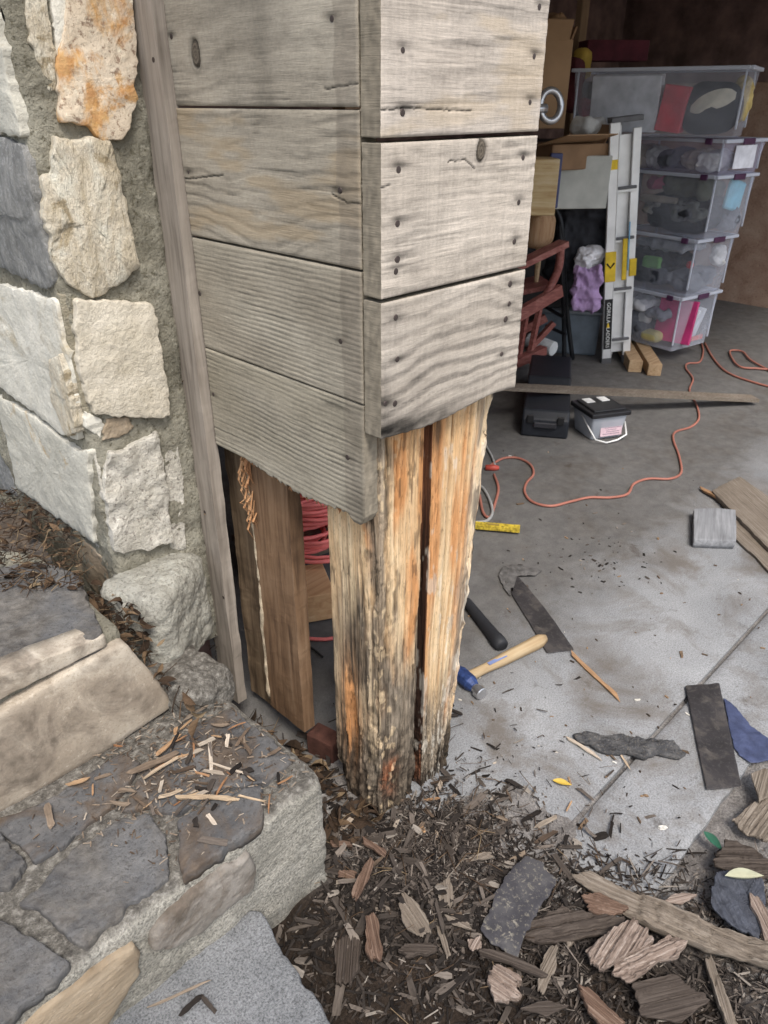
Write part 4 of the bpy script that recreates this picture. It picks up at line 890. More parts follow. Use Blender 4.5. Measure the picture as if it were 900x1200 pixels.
def flat(name, label, cat, pts, z, depth, mat, seed=0, gd=None, **kw):
    P3 = np.array([G(x, y, z) for x, y in pts]); c = P3.mean(0)
    # local x along the piece's longest direction so that the grain runs with it
    d = max(((P3[i] - P3[j], np.linalg.norm(P3[i] - P3[j])) for i in range(len(P3)) for j in range(i)), key=lambda t: t[1])[0]
    if gd: d = G(*gd[1], z) - G(*gd[0], z)
    an = math.atan2(d[1], d[0]); cs, sn = math.cos(-an), math.sin(-an)
    Q3 = P3 - c; Q3 = np.stack([Q3[:, 0] * cs - Q3[:, 1] * sn, Q3[:, 0] * sn + Q3[:, 1] * cs, Q3[:, 2]], -1)
    me = slab(name, Q3, (0, 0, 1), depth, mat, seed=seed, **dict(dict(bulge=0, edge=.002, amp=.0015, fr=30, jit=.003, N=180), **kw))
    o = link(name, me, None, tuple(c), (0, 0, an)); return tag(o, label, cat)
flat('felt_strip', 'black flat felt strip lying across the slab joint', 'strip', [(803, 803), (843, 800), (856, 860), (869, 921), (828, 925), (815, 862)], .008, .004, M_felt, 1, jit=.001)
flat('felt_strip', 'black felt strip with a torn grey end near the hammer handle', 'strip', [(590, 680), (606, 674), (622, 692), (648, 725), (673, 761), (657, 763), (641, 765), (622, 732), (603, 702)], .007, .004, M_felt, 2, jit=.001)
flat('torn_plastic', 'crumpled grey plastic scrap at the far end of a felt strip', 'scrap', [(584, 674), (590, 663), (604, 662), (622, 665), (636, 668), (628, 674), (608, 672), (598, 680), (599, 698), (593, 692)], .010, .003, plain('grey_film', (.11, .105, .10), .5, 0, .4, 40, .003), 3, amp=.008)
flat('blue_scrap', 'twisted blue plastic scrap poking out beside the black felt strip', 'scrap', [(848, 818), (856, 822), (880, 850), (905, 868), (912, 890), (880, 894), (866, 885), (858, 868)], .007, .004, M_blue, 4, amp=.004)
flat('bark_strip', 'lumpy dark grey bark strip lying on the slab', 'bark', [(673, 860), (690, 857), (715, 863), (745, 862), (765, 866), (790, 868), (806, 883), (796, 888), (770, 882), (758, 889), (735, 884), (705, 880), (690, 872), (676, 868)], .014, .012, M_bark, 5, amp=.010, fr=60, jit=.010, N=120)
flat('felt_piece', 'ragged slab of dark felt flecked with pale dirt lying on the mulch', 'felt', [(617, 1000), (636, 1012), (652, 1030), (646, 1048), (636, 1056), (630, 1072), (616, 1090), (607, 1123), (592, 1116), (578, 1106), (561, 1090), (568, 1074), (575, 1060), (580, 1042), (597, 1022)], .050, .006, M_feltw, 6, jit=.006, N=200)
flat('plank_piece', 'long grey brown splintered plank reaching to the right edge', 'plank', [(670, 1024), (690, 1019), (730, 1040), (780, 1056), (830, 1078), (880, 1098), (930, 1120), (930, 1142), (880, 1124), (830, 1112), (780, 1094), (735, 1070), (700, 1046)], .034, .018, M_oldw, 7, amp=.008, fr=28, steps=.010, fib=.007, N=190)
flat('wood_chunk', 'pinkish splintered chunk with torn parallel fibres', 'wood chunk', [(686, 1110), (700, 1100), (722, 1086), (744, 1073), (756, 1086), (768, 1102), (752, 1110), (742, 1116), (722, 1126), (704, 1137), (694, 1128)], .055, .018, M_pinkw, 8, amp=.007, steps=.008, fib=.007, N=190)
flat('wood_chunk', 'flaky pink brown chunk under the torn pinkish one', 'wood chunk', [(716, 1124), (745, 1112), (768, 1108), (785, 1096), (801, 1106), (796, 1120), (772, 1124), (756, 1140), (738, 1149), (720, 1142)], .045, .014, M_pinkw, 9, amp=.008, steps=.008, fib=.007, N=190)
flat('wood_chunk', 'blackened board piece behind the pink chunks', 'wood chunk', [(618, 1078), (660, 1060), (690, 1068), (735, 1075), (720, 1092), (680, 1098), (640, 1106), (612, 1100)], .036, .012, M_darkw, 10, amp=.006, fib=.007, N=190)
flat('wood_chunk', 'orange brown flake beneath the long splintered plank', 'wood chunk', [(684, 1048), (705, 1046), (736, 1062), (732, 1070), (708, 1072), (690, 1066)], .040, .008, M_redw, 11, amp=.005, fib=.007, N=190)
flat('wood_chunk', 'square grained brown chunk with a white end', 'wood chunk', [(572, 1140), (582, 1132), (598, 1136), (609, 1146), (610, 1166), (596, 1173), (580, 1170), (574, 1158)], .045, .016, M_pinkw, 12, amp=.006, steps=.008, fib=.007, N=190)
flat('wood_chunk', 'dark tilted sliver left of the ragged felt', 'wood chunk', [(632, 1130), (646, 1106), (655, 1108), (652, 1130), (640, 1160), (630, 1158)], .040, .010, M_oldw, 13, fib=.007, N=190)
flat('wood_chunk', 'reddish brown wedge at the bottom edge', 'wood chunk', [(676, 1152), (690, 1156), (712, 1178), (732, 1198), (724, 1206), (708, 1206), (690, 1184)], .045, .014, M_redw, 14, fib=.007, N=190)
flat('wood_chunk', 'long grey stick running off the bottom at the right', 'wood chunk', [(826, 1122), (834, 1120), (848, 1155), (866, 1200), (880, 1230), (866, 1230), (848, 1190), (838, 1160)], .016, .014, M_oldw, 15, fib=.007, N=190)
flat('wood_chunk', 'dark blue grey shard curling up at the right edge', 'wood chunk', [(834, 1040), (842, 1018), (866, 1028), (895, 1030), (897, 1060), (894, 1085), (890, 1103), (868, 1092), (846, 1074), (834, 1062)], .030, .008, plain('blue_grey_shard', (.055, .06, .075), .6, 0, .35, 30, .002), 16, amp=.006, fib=.007, N=190)
flat('wood_chunk', 'dark purple brown flake above the blue grey shard', 'wood chunk', [(836, 1010), (850, 984), (880, 990), (905, 1010), (910, 1026), (880, 1030), (858, 1022)], .028, .010, M_darkw, 17, amp=.007, fib=.007, N=190)
flat('wood_chunk', 'pale torn splinter standing at the right edge', 'wood chunk', [(878, 1046), (890, 1052), (905, 1076), (912, 1116), (898, 1108), (893, 1085), (880, 1060)], .040, .010, M_pinkw, 18, fib=.007, N=190)
flat('wood_chunk', 'grey brown flat flake by the far end of the apron', 'wood chunk', [(858, 960), (880, 942), (905, 930), (915, 960), (900, 985), (872, 975)], .016, .010, M_oldw, 19, amp=.006, fib=.007, N=190)
flat('wood_chunk', 'short red splintered peg standing in the mulch', 'wood chunk', [(428, 1070), (434, 1067), (441, 1070), (447, 1098), (449, 1110), (446, 1126), (436, 1127), (429, 1112)], .075, .016, M_redw, 20, fib=.007, N=190)
flat('wood_chunk', 'flat crumbly brown flake in the middle of the mulch', 'wood chunk', [(466, 1060), (474, 1046), (490, 1058), (498, 1070), (506, 1094), (490, 1098), (478, 1088), (470, 1072)], .060, .008, M_oldw, 21, fib=.007, N=190)
flat('wood_chunk', 'black charred slab lying beside the concrete tread', 'wood chunk', [(394, 1100), (412, 1096), (424, 1104), (420, 1135), (408, 1154), (392, 1150)], .045, .016, M_darkw, 22, fib=.007, N=190)
flat('wood_chunk', 'brown grey splinter leaning near the pillar foot', 'wood chunk', [(411, 1048), (424, 1018), (434, 1001), (439, 1010), (430, 1032), (418, 1052)], .065, .012, M_redw, 23, fib=.007, N=190)
flat('wood_chunk', 'blackish grey billet left of the ragged felt', 'wood chunk', [(466, 1110), (480, 1104), (508, 1104), (512, 1112), (500, 1118), (474, 1120)], .060, .012, M_darkw, 24, fib=.007, N=190)
flat('wood_chunk', 'grey brown square flake above the felt piece', 'wood chunk', [(510, 1036), (526, 1024), (534, 1050), (528, 1062), (514, 1056)], .055, .008, M_oldw, 25, fib=.007, N=190)
for k, (pts, lb, mt) in enumerate((
    ([(388, 985), (410, 984), (412, 990), (390, 992)], 'short brown bit beside the concrete block corner', M_redw),
    ([(425, 980), (452, 996), (450, 1003), (426, 988)], 'orange brown bit right below the pillar corner', M_redw),
    ([(394, 1018), (416, 1020), (414, 1028), (396, 1026)], 'dark red bit near the concrete block', M_redw),
    ([(440, 1058), (456, 1062), (456, 1068), (440, 1066)], 'thin pale brown bit above the red peg', M_oldw),
    ([(540, 1000), (576, 998), (578, 1004), (542, 1010)], 'pale grey sliver in the shreds below the second post', M_oldw),
    ([(520, 1070), (548, 1080), (552, 1088), (526, 1080)], 'rounded grey stick left of the felt slab', M_oldw),
    ([(505, 1068), (511, 1066), (530, 1120), (524, 1124)], 'long thin grey stick crossing the mulch', M_oldw),
    ([(548, 1100), (562, 1096), (566, 1110), (552, 1114)], 'pale broken bit below the felt slab', M_pinkw),
    ([(560, 1110), (600, 1118), (640, 1140), (636, 1146), (598, 1130), (562, 1118)], 'long dark lath under the felt slab', M_darkw),
    ([(610, 1180), (640, 1170), (668, 1178), (640, 1190)], 'dark crumbly scrap at the bottom edge', M_darkw),
    ([(740, 1150), (790, 1140), (830, 1170), (800, 1198), (750, 1190)], 'broad dark sooty slab half buried at the bottom right', M_darkw),
    ([(668, 1066), (676, 1100), (664, 1112), (660, 1080)], 'greyish sliver beside the blackened board', M_oldw),
    ([(790, 1046), (820, 1048), (800, 1058), (776, 1058)], 'small weathered flake on top of the long plank', M_pinkw),
    ([(880, 905), (900, 900), (910, 930), (890, 938)], 'small dusty flake near the blue scrap', M_oldw))):
    flat('wood_piece', lb, 'wood piece', pts, .05 if pts[0][0] < 620 else .028, .008, mt, 60 + k, jit=.002, N=80, fib=.006)
def gs(name, label, cat, a, b, z, W, T, mat, seed, rv): return stick(name, label, cat, a, b, z, W, T, mat, seed, rv, .001)
gs('splinter', 'tan brown splinter lying alone below the torn felt strip', 'splinter', (673, 770), (722, 816), .003, .016, .006, M_chipf, 21, .35)
gs('splinter', 'whitish pointed splinter left of the bark strip', 'splinter', (664, 865), (702, 889), .003, .010, .005, M_chipf, 22, .95)
gs('splinter', 'brown grey splinter crossing the slab joint beside the bark strip', 'splinter', (703, 870), (722, 892), .004, .007, .004, M_chipm, 23, .5)
gs('splinter', 'thin pale splinter right of the slab joint', 'splinter', (722, 876), (737, 900), .004, .006, .004, M_chipf, 24, .8)
gs('splinter', 'orange splinter in front of the far grey planks', 'splinter', (822, 575), (856, 596), .003, .022, .012, M_chipf, 25, .3)
gs('splinter', 'long thin dry stalk lying on the bottom concrete tread', 'splinter', (178, 1180), (240, 1152), Z1 + .006, .005, .003, M_chipm, 26, .8)
gs('splinter', 'dark bent bit lying on the bottom concrete tread', 'splinter', (212, 1190), (236, 1168), Z1 + .006, .010, .004, M_chip, 27, .2)
gs('splinter', 'brown bit beside the dark one on the bottom tread', 'splinter', (236, 1168), (252, 1186), Z1 + .006, .008, .004, M_chip, 28, .6)
# leaves
def leaf(name, label, a, b, wd, z, mat, cup=.3, lift=.004):
    a = np.array(G(*a, z)); b = np.array(G(*b, z)); L = np.linalg.norm(b - a); an = math.atan2(*(b - a)[[1, 0]]); m = MB(); n = 9; vs = []
    for k in range(n):
        t = k / (n - 1); q = math.sin(math.pi * t ** .85) * wd / 2
        for s in (-1, -.5, 0, .5, 1): vs.append(((t - .5) * L, s * q, lift + cup * wd * (s * s * q / wd * 2) + .12 * L * (2 * t - 1) ** 2 * cup))
    m.add(vs, [(k * 5 + j, (k + 1) * 5 + j, (k + 1) * 5 + j + 1, k * 5 + j + 1) for k in range(n - 1) for j in range(4)])
    o = link(name, m.mesh(name, mat, smooth=True), None, tuple((a + b) / 2), (0, 0, an)); return tag(o, label, 'leaf')
leaf('leaf', 'small yellow leaf on the bare concrete', (647, 916), (670, 922), .020, .002, plain('yellow_leaf', (.52, .36, .06), .6, 0, .3))
leaf('leaf', 'green leaf beside the rough edge of the apron', (824, 976), (846, 999), .024, .006, plain('green_leaf', (.03, .115, .07), .5, 0, .4))
leaf('leaf', 'pale curled leaf on the blue grey shard', (848, 1030), (894, 1030), .026, .036, plain('pale_leaf', (.42, .42, .30), .6, 0, .3), .7)
# pebbles and crumbs on the slab
m = MB(); R_ = random.Random(8)
for k in range(230):
    px, py = R_.uniform(530, 900), R_.uniform(520, 1010); p = G(px, py, 0)
    if p[1] < -.58 or R_.random() > .35 + .5 * (py - 520) / 500: continue
    s = R_.uniform(.001, .0045) * (1.6 if R_.random() < .12 else 1); Mx = Matrix.Translation((p[0], p[1], .002)) @ Matrix.Rotation(R_.uniform(0, 6.28), 4, 'Z')
    m.rv = R_.random() ** .8 * .98 + .01; chip_geo(m, s * R_.uniform(1.5, 5), s * 1.4, s, m.rv, Mx, k, 2)
tag(link('grit', m.mesh('grit', rnd_mat('grit', [(0, (.03, .024, .02)), (.5, (.13, .09, .06)), (.8, (.3, .2, .12)), (.93, (.6, .57, .5)), (1, (.7, .68, .62))]))), 'grit, crumbs and tiny splinters strewn over the concrete floor', 'grit', None, 'stuff')

# hammer
M_handle = grain_wood('hammer_wood', [(.24, .16, .085), (.37, .27, .155), (.47, .37, .235)], 0, .6)
M_hblue = plain('hammer_blue', (.028, .05, .145), .5, .2, .55, 70)
M_steel = plain('bright_steel', (.55, .55, .56), .3, .9, .1)
hA, hB = np.array(G(545, 795, .024)), np.array(G(640, 748, .022)); hd = hB - hA; hL = np.linalg.norm(hd); han = math.atan2(hd[1], hd[0])
ham = thing('hammer', 'hammer with a blue head and wooden handle lying beside the pillar foot', 'hammer', tuple(hA)); ham.rotation_euler = (0, math.asin(.0), han)
n = 14; hm = MB(); hm.tube([(hL * k / n - .006, 0, 0) for k in range(n + 1)], [.016, .0155, .0148, .0142, .0145, .016, .0175, .0185, .019, .019, .0195, .020, .021, .0205, .013], 14, True, 1.25)
link('handle', hm.mesh('handle', M_handle, smooth=True), ham, (0, 0, 0))
hh = MB(); hh.tube([(0, .05, 0), (0, .026, 0), (0, -.026, 0), (0, -.046, -.002)], [.018, .026, .026, .017], 8)
hh.tube([(0, .048, .0), (-.004, .07, -.002), (-.014, .10, -.010)], [.018, .016, .005], 8, True, .6)
link('head', hh.mesh('head', M_hblue, .002), ham, (0, 0, 0))
hf = MB(); hf.tube([(0, -.044, -.002), (0, -.060, -.003), (0, -.061, -.003), (0, -.078, -.004), (0, -.081, -.004)], [.014, .015, .021, .021, .018], 16)
link('striking_face', hf.mesh('striking_face', M_steel, smooth=False), ham, (0, 0, 0))
lb = MB(); lb.box((hL * .36, -.006, .0192), (.075, .013, .0012)); link('handle_print', lb.mesh('handle_print', plain('print_blue', (.16, .20, .36), .5)), ham, (0, 0, 0))
# black bar handle under the hammer
a, b_ = np.array(G(546, 704, .02)), np.array(G(588, 757, .016)); d_ = b_ - a
pb = thing('pry_bar', 'black rubber gripped bar half hidden under the hammer handle', 'bar', tuple(a))
gm = MB(); gm.tube([d_ * t for t in (0, .03, .1, .5, .82, .86, .92, 1.0, 1.02)], [.014, .017, .0175, .020, .023, .026, .026, .024, .015], 14)
link('grip', gm.mesh('grip', plain('black_rubber', (.022, .023, .026), .6, 0, .2), smooth=True), pb, (0, 0, 0))
gm = MB(); gm.tube([d_ * 0 , -d_ * .5], [.007, .007], 8); link('shaft', gm.mesh('shaft', plain('dark_steel', (.08, .08, .085), .4, .8)), pb, (0, 0, 0))
# yellow bar
yb = thing('yellow_bar', 'scuffed yellow flat bar sticking out from behind the pillar', 'bar', tuple(G(580, 622, 0)))
yA, yB = np.array(G(540, 616, .012)), np.array(G(609, 622, .012))
link('bar', plank_mesh('bar', yA, yB, (yB - yA)[[1, 0, 2]] / np.linalg.norm(yB - yA) * [-1, 1, 1], .036, (0, 0, 1), .018, plain('worn_yellow', (.42, .31, .035), .6, 0, .6, 90), 3, 24, .002), yb)
yw = MB().box((0, 0, .0325), (.05, .010, .002)); o = link('worn_label', yw.mesh('worn_label', plain('worn_label', (.3, .22, .06), .6)), yb, tuple((yA * .45 + yB * .55) - np.array(yb.location) + [0, 0, -.012 + .0]), (0, 0, math.atan2(*(yB - yA)[[1, 0]])))
# grey block and planks at the right
flat('wood_block', 'square grey weathered wood block standing on the floor at the right', 'wood block', [(813, 596), (838, 595), (862, 597), (863, 615), (863, 634), (838, 633), (813, 632), (813, 614)], .042, .042, M_greyb, 31, gd=((838, 633), (839, 596)), jit=.001, amp=.001)
flat('plank', 'grey weathered plank running off the right edge', 'plank', [(834, 575), (850, 566), (867, 558), (905, 585), (960, 632), (960, 700), (900, 642), (862, 603)], .030, .022, M_oldw, 32, gd=((850, 566), (955, 660)), jit=.003, amp=.002)
flat('plank', 'lower grey plank showing beneath the weathered one at the right', 'plank', [(852, 622), (864, 604), (880, 618), (930, 660), (960, 700), (920, 690), (885, 652)], .012, .012, M_oldw, 33, gd=((850, 566), (955, 660)), jit=.003)

# cords
def smooth_path(P, n=8):
    P = [np.array(p, float) for p in P]; out = []
    for i in range(len(P) - 1):
        p0, p1, p2, p3 = P[max(i - 1, 0)], P[i], P[i + 1], P[min(i + 2, len(P) - 1)]
        for k in range(n):
            t = k / n; out.append(.5 * ((2 * p1) + (-p0 + p2) * t + (2 * p0 - 5 * p1 + 4 * p2 - p3) * t * t + (-p0 + 3 * p1 - 3 * p2 + p3) * t ** 3))
    return out + [P[-1]]
M_cord = plain('orange_cord', (.33, .13, .095), .5, 0, .15)
M_cordp = plain('red_cord', (.80, .20, .18), .5, 0, .2)
M_cordg = plain('grey_cord', (.30, .30, .29), .5)
ec = thing('extension_cord', 'long orange extension cord snaking over the garage floor', 'cord', tuple(G(700, 585)))
path = [(574, 546), (590, 537), (608, 537), (622, 545), (625, 556), (617, 566), (615, 577), (624, 588), (645, 593), (668, 588), (690, 583), (715, 583), (735, 579), (743, 567), (760, 561), (785, 561), (798, 554), (796, 535), (789, 515), (792, 506), (810, 500), (819, 490), (816, 474), (808, 458), (812, 444), (804, 432), (806, 426), (820, 424), (824, 412), (822, 402)]
cm = MB(); cm.tube(smooth_path([G(x, y, .008) for x, y in path]), .0062, 8); link('cable', cm.mesh('cable', M_cord, smooth=True), ec)
pl_ = MB(); a = np.array(G(579, 548, .014)); pl_.tube([a + [-.03, .03, 0], a, a + [.015, -.02, 0]], [.014, .016, .009], 10); link('plug', pl_.mesh('plug', plain('red_plug', (.42, .07, .05), .45), smooth=True), ec)
cm = MB(); cm.tube(smooth_path([G(x, y, .008) for x, y in [(579, 556), (584, 572), (580, 590), (574, 606), (566, 600), (562, 580)]]), .0065, 8); tag(link('power_cord', cm.mesh('power_cord', M_cord, smooth=True)), 'short orange cord looping down from the red plug', 'cord')
cm = MB(); cm.tube(smooth_path([G(x, y, .009) for x, y in [(568, 520), (576, 534), (580, 545)]] ) , .006, 8); cm.tube(smooth_path([G(x, y, .009) for x, y in [(556, 566), (566, 572), (574, 586), (577, 600), (571, 610), (558, 612), (540, 612)]]), .007, 8); tag(link('power_cord', cm.mesh('power_cord', M_cordg, smooth=True)), 'grey cord bending beside the second post', 'cord')
cm = MB(); cm.tube(smooth_path([G(x, y, .008) for x, y in [(826, 402), (836, 420), (852, 436), (880, 447), (920, 458)]]), .007, 8)
cm.tube(smooth_path([G(x, y, .012) for x, y in [(930, 436), (890, 432), (868, 430), (858, 420), (856, 411), (870, 412), (880, 422), (905, 436)]]), .007, 8)
tag(link('extension_cord', cm.mesh('extension_cord', M_cord, smooth=True)), 'orange cord with a loop by the far wall at the right edge', 'cord')

# things seen through the hole in the pillar
R_ = random.Random(5); hc = np.array(PF(352, 640, 2.42)); hc[2] = 0
pts = []; nl_ = 34
for k in range(nl_ * 10):
    t = k / 10; an = 2 * math.pi * t * (1 + .0 * t); i0 = int(t); f = t - i0
    def lp_(i): r = random.Random(900 + i); return (r.uniform(-.035, .035), r.uniform(-.06, .06), .135 + .24 * (i / nl_) ** .8 + r.uniform(-.015, .02), r.uniform(.11, .19), r.uniform(.10, .22), r.uniform(-.35, .35), r.uniform(-.3, .3))
    A_, B_ = lp_(i0), lp_(i0 + 1); q = [x * (1 - f) + y * f for x, y in zip(A_, B_)]
    ux, uy = q[3] * math.cos(an), q[4] * math.sin(an)
    pts.append((hc[0] + q[0] + ux, hc[1] + q[1] + uy, max(.14, q[2] + .45 * (q[5] * ux + q[6] * uy))))
cm = MB(); cm.tube(smooth_path(pts, 2), .0075, 7); tag(link('cord_coil', cm.mesh('cord_coil', M_cordp, smooth=True)), 'heaped coil of red extension cord behind the pillar', 'cord coil')
rc = PF(365, 575, 2.95); rb = thing('red_can', 'red plastic container standing behind the cord coil', 'container', (rc[0], rc[1], 0))
link('can_body', rough_box('can_body', (0, 0, .25), (.34, .34, .50), plain('red_plastic', (.30, .022, .03), .4, 0, .15), .03, 10, .001), rb, (0, 0, 0)); cm = MB(); cm.tube([(-.08, 0, .50), (-.07, 0, .55), (.07, 0, .55), (.08, 0, .50)], .014, 8); link('can_handle', cm.mesh('can_handle', plain('red_plastic_dark', (.2, .02, .02), .5), smooth=True), rb, (0, 0, 0))
p = np.array(G(372, 712, 0)); cm = MB(); Mz = Matrix.Translation((p[0] - .02, p[1] + .0, .062)) @ Matrix.Rotation(rad(62), 4, 'Z')
cm.box((.02, 0, 0), (.20, .13, .11), Mz); tag(link('timber_offcut', cm.mesh('timber_offcut', grain_wood('orange_offcut', [(.42, .22, .10), (.58, .35, .18), (.66, .45, .26)], 0), .003)), 'tan timber offcut under the red cord coil', 'timber')
cm = MB(); Mz = Matrix.Translation((hc[0] + .02, hc[1] + .05, .118)) @ Matrix.Rotation(rad(-8), 4, 'Z'); cm.box((0, 0, 0), (.40, .30, .026), Mz); tag(link('plank', cm.mesh('plank', M_oldw, .002)), 'short grey board carrying the red cord coil', 'plank')
cm = MB(); Mz = Matrix.Translation((hc[0] + .12, hc[1] + .16, .052)) @ Matrix.Rotation(rad(-8), 4, 'Z'); cm.box((0, 0, 0), (.3, .14, .104), Mz); tag(link('timber_offcut', cm.mesh('timber_offcut', M_oldw, .003)), 'grey timber block hidden behind the tan offcut', 'timber')
cm = MB(); cm.tube(smooth_path([G(x, y, .008) for x, y in [(330, 735), (350, 746), (370, 749), (390, 748), (420, 740)]]), .0065, 8); cm.tube(smooth_path([list(G(352, 724, .01)), list(G(372, 720, .03)), list(G(392, 700, .06))]), .0065, 8)
tag(link('extension_cord', cm.mesh('extension_cord', M_cordp, smooth=True)), 'red cord trailing on the floor below the tan offcut', 'cord')
cm = MB(); cm.tube(smooth_path([G(x, y, .006) for x, y in [(352, 752), (366, 760), (378, 770)]]), .004, 6); tag(link('wire', cm.mesh('wire', plain('black_wire', (.02, .02, .02), .5))), 'short black wire lying on the floor inside the hole', 'wire')
p = np.array(G(384, 893, 0)); cm = MB(); Mz = Matrix.Translation((p[0] + .02, p[1] + .03, .0)) @ Matrix.Rotation(rad(12), 4, 'Z'); cm.box((0, 0, 0), (.055, .09, .14), Mz)
tag(link('brick', cm.mesh('brick', plain('brick_red', (.085, .036, .026), .9, 0, .35, 40, .003), .004, False, 2)), 'red brick sunk in the litter left of the corner post', 'brick')

# ------------------------------------------------------------------ storage bins and the clutter of the garage
def clear_mat(name, tint, op, rough=.25):
    m = Mat(name); m.b.inputs['Base Color'].default_value = tint + (1,); m.b.inputs['Roughness'].default_value = rough; m.b.inputs['Specular IOR Level'].default_value = .5
    tr = m.n('BsdfTransparent', {'Color': (.93, .94, .96, 1)}); lw = m.n('LayerWeight', {'Blend': .35}).outputs['Facing']
    f = m.math('ADD', m.math('MULTIPLY', lw, .2), op); f = m.math('ADD', f, m.math('MULTIPLY', m.math('SUBTRACT', m.noise(5, 4), .5), .25))
    mx = m.n('MixShader', {0: f, 1: tr.outputs[0], 2: m.b.outputs[0]}); m.t.links.new(mx.outputs[0], m.t.nodes['Material Output'].inputs['Surface']); return m.m
M_clear = clear_mat('clear_plastic', (.84, .88, .98), .165, .15)
M_clearl = clear_mat('lilac_clear_plastic', (.76, .74, .93), .18, .2)
M_rim = clear_mat('bin_rim', (.62, .65, .72), .68, .35)
M_purple = plain('purple_latch', (.07, .025, .065), .4)
BR = rad(-10)
def binpos(px, py, z, dx=0, dy=0):
    c, s = math.cos(BR), math.sin(BR); return np.array((px + dx * c - dy * s, py + dx * s + dy * c, z))
def make_bin(label, org, W, L, H, rot, taper=.022, mat=M_clear, latch=True, lid=True):
    """corner origin at the rim's near corner; local x = short side, local y = long side"""
    t = thing('storage_bin', label, 'storage bin', tuple(org), 'clear plastic storage bins stacked in the garage'); t.rotation_euler = (rot[0], rot[1], rot[2]) if isinstance(rot, tuple) else (0, 0, rot)
    b = MB(); th = .004; q = taper
    o = [(0, 0), (W, 0), (W, L), (0, L)]; lo = [(q, q), (W - q, q), (W - q, L - q), (q, L - q)]
    def ring(inset, z, base): 
        cx, cy = W / 2, L / 2; return [((x - cx) * (1 - 2 * inset / W) + cx, (y - cy) * (1 - 2 * inset / L) + cy, z) for x, y in base]
    vs = ring(0, H, o) + ring(0, .0, lo); b.add(vs, [(0, 4, 5, 1), (1, 5, 6, 2), (2, 6, 7, 3), (3, 7, 4, 0), (4, 7, 6, 5)])
    # corner ribs
    link('shell', b.mesh('shell', mat), t, (0, 0, 0))
    r = MB(); rz = H; 
    for (cx, cy, dx, dy) in ((W / 2, -.008, W + .03, .022), (W / 2, L + .008, W + .03, .022), (-.008, L / 2, .022, L - .006), (W + .008, L / 2, .022, L - .006)): r.box((cx, cy, rz), (dx, dy, .020))
    for (cx, cy) in o: r.box((cx + (W / 2 - cx) * .06, cy + (L / 2 - cy) * .04, H * .55), (.012, .012, H * .85))
    link('rim', r.mesh('rim', M_rim, .003), t, (0, 0, 0))
    if lid:
        l = MB(); l.box((W / 2, L / 2, H + .004), (W - .012, L - .012, .008)); link('lid', l.mesh('lid', mat), t, (0, 0, 0))
    if latch:
        for y in (-.022, L + .022):
            l = MB(); l.box((W * .5, y, H - .004), (.12, .012, .034)); link('latch', l.mesh('latch', M_purple, .004), t, (0, 0, 0))
        l = MB(); l.box((-.022, L * .12, H - .004), (.012, .05, .034)) ; link('latch', l.mesh('latch', M_purple, .004), t, (0, 0, 0))
    return t
P1 = np.array(PF(799, 349, 4.99)); P1[2] = .09
zb_ = [.09, .462, .825, 1.195]; Hs = [.362, .352, .362, .19]
corn = [(799, 349), (817, 282), (841, 204), (850, 166)]
orgs = []
labs = ['lowest clear storage bin resting on two timbers, papers inside', 'second clear storage bin from the floor, with dark cloth and a green item', 'third clear storage bin from the floor, with dark clothes and a cyan packet', 'shallow lilac storage bin holding folded cloth']
for k in range(4):
    p = np.array(PF(*corn[k], 4.97)); p[2] = zb_[k]; orgs.append(p)
    make_bin(labs[k], p, .42 if k < 3 else .44, .62 if k < 3 else .8, Hs[k], BR, mat=M_clear if k < 3 else M_clearl)
p5 = np.array(PF(880, 82, 4.9)); p5[2] = 1.405; B5 = rad(15)
make_bin('big topmost clear bin with a white box, a red box and a black bundle', p5, .44, 1.02, .36, (0, rad(0), B5), .03, M_clear, False)
def inbin(o, rot, x, y, z): c, s = math.cos(rot), math.sin(rot); return (o[0] + x * c - y * s, o[1] + x * s + y * c, o[2] + z)
def lump(name, label, cat, o, rot, c, d, mat, seed, amp=.03, big=.03, n=20, group=None):
    me = rough_box(name, (0, 0, 0), d, mat, min(d) * .45, n + 6, amp * .4, 14, seed, 0, big, 5, .022 if cat in ('cloth', 'wrap', 'papers') else 0)
    ob = link(name, me, None, inbin(o, rot, *c), (0, 0, rot)); return tag(ob, label, cat, group)
def boxin(name, label, cat, o, rot, c, d, mat, bev=.004, tilt=(0, 0, 0)):
    ob = link(name, MB().box((0, 0, 0), d).mesh(name, mat, bev), None, inbin(o, rot, *c), (tilt[0], tilt[1], rot + tilt[2])); return tag(ob, label, cat)
cl = lambda n, c, v=.3: plain(n, c, .85, 0, v, 9, .002)
C_blk, C_gry, C_wht, C_tan2 = cl('cloth_black', (.018, .019, .022)), cl('cloth_grey', (.11, .115, .13)), cl('cloth_white', (.55, .54, .52)), cl('cloth_tan', (.36, .31, .25))
o = orgs[0]
boxin('folder', 'magenta folder standing in the lowest bin', 'folder', o, BR, (.13, .10, .18), (.03, .26, .29), plain('magenta_card', (.48, .04, .16), .5), .002, (0, .12, .2))
boxin('paper_stack', 'white papers at the right side of the lowest bin', 'papers', o, BR, (.29, .06, .15), (.18, .05, .20), plain('paper', (.62, .64, .68), .8), .002, (.2, .1, .3))
lump('cloth', 'pale rumpled items at the left of the lowest bin', 'cloth', o, BR, (.10, .40, .11), (.15, .30, .15), C_gry, 3)
lump('packet', 'yellowish packet at the bottom of the lowest bin', 'packet', o, BR, (.06, .22, .06), (.07, .14, .06), plain('packet_yellow', (.5, .45, .2), .5), 4, .01, .01)
lump('jar', 'round whitish tub lying in the lowest bin', 'tub', o, BR, (.06, .30, .17), (.07, .10, .08), plain('tub_white', (.5, .5, .48), .4), 5, .003, .003)
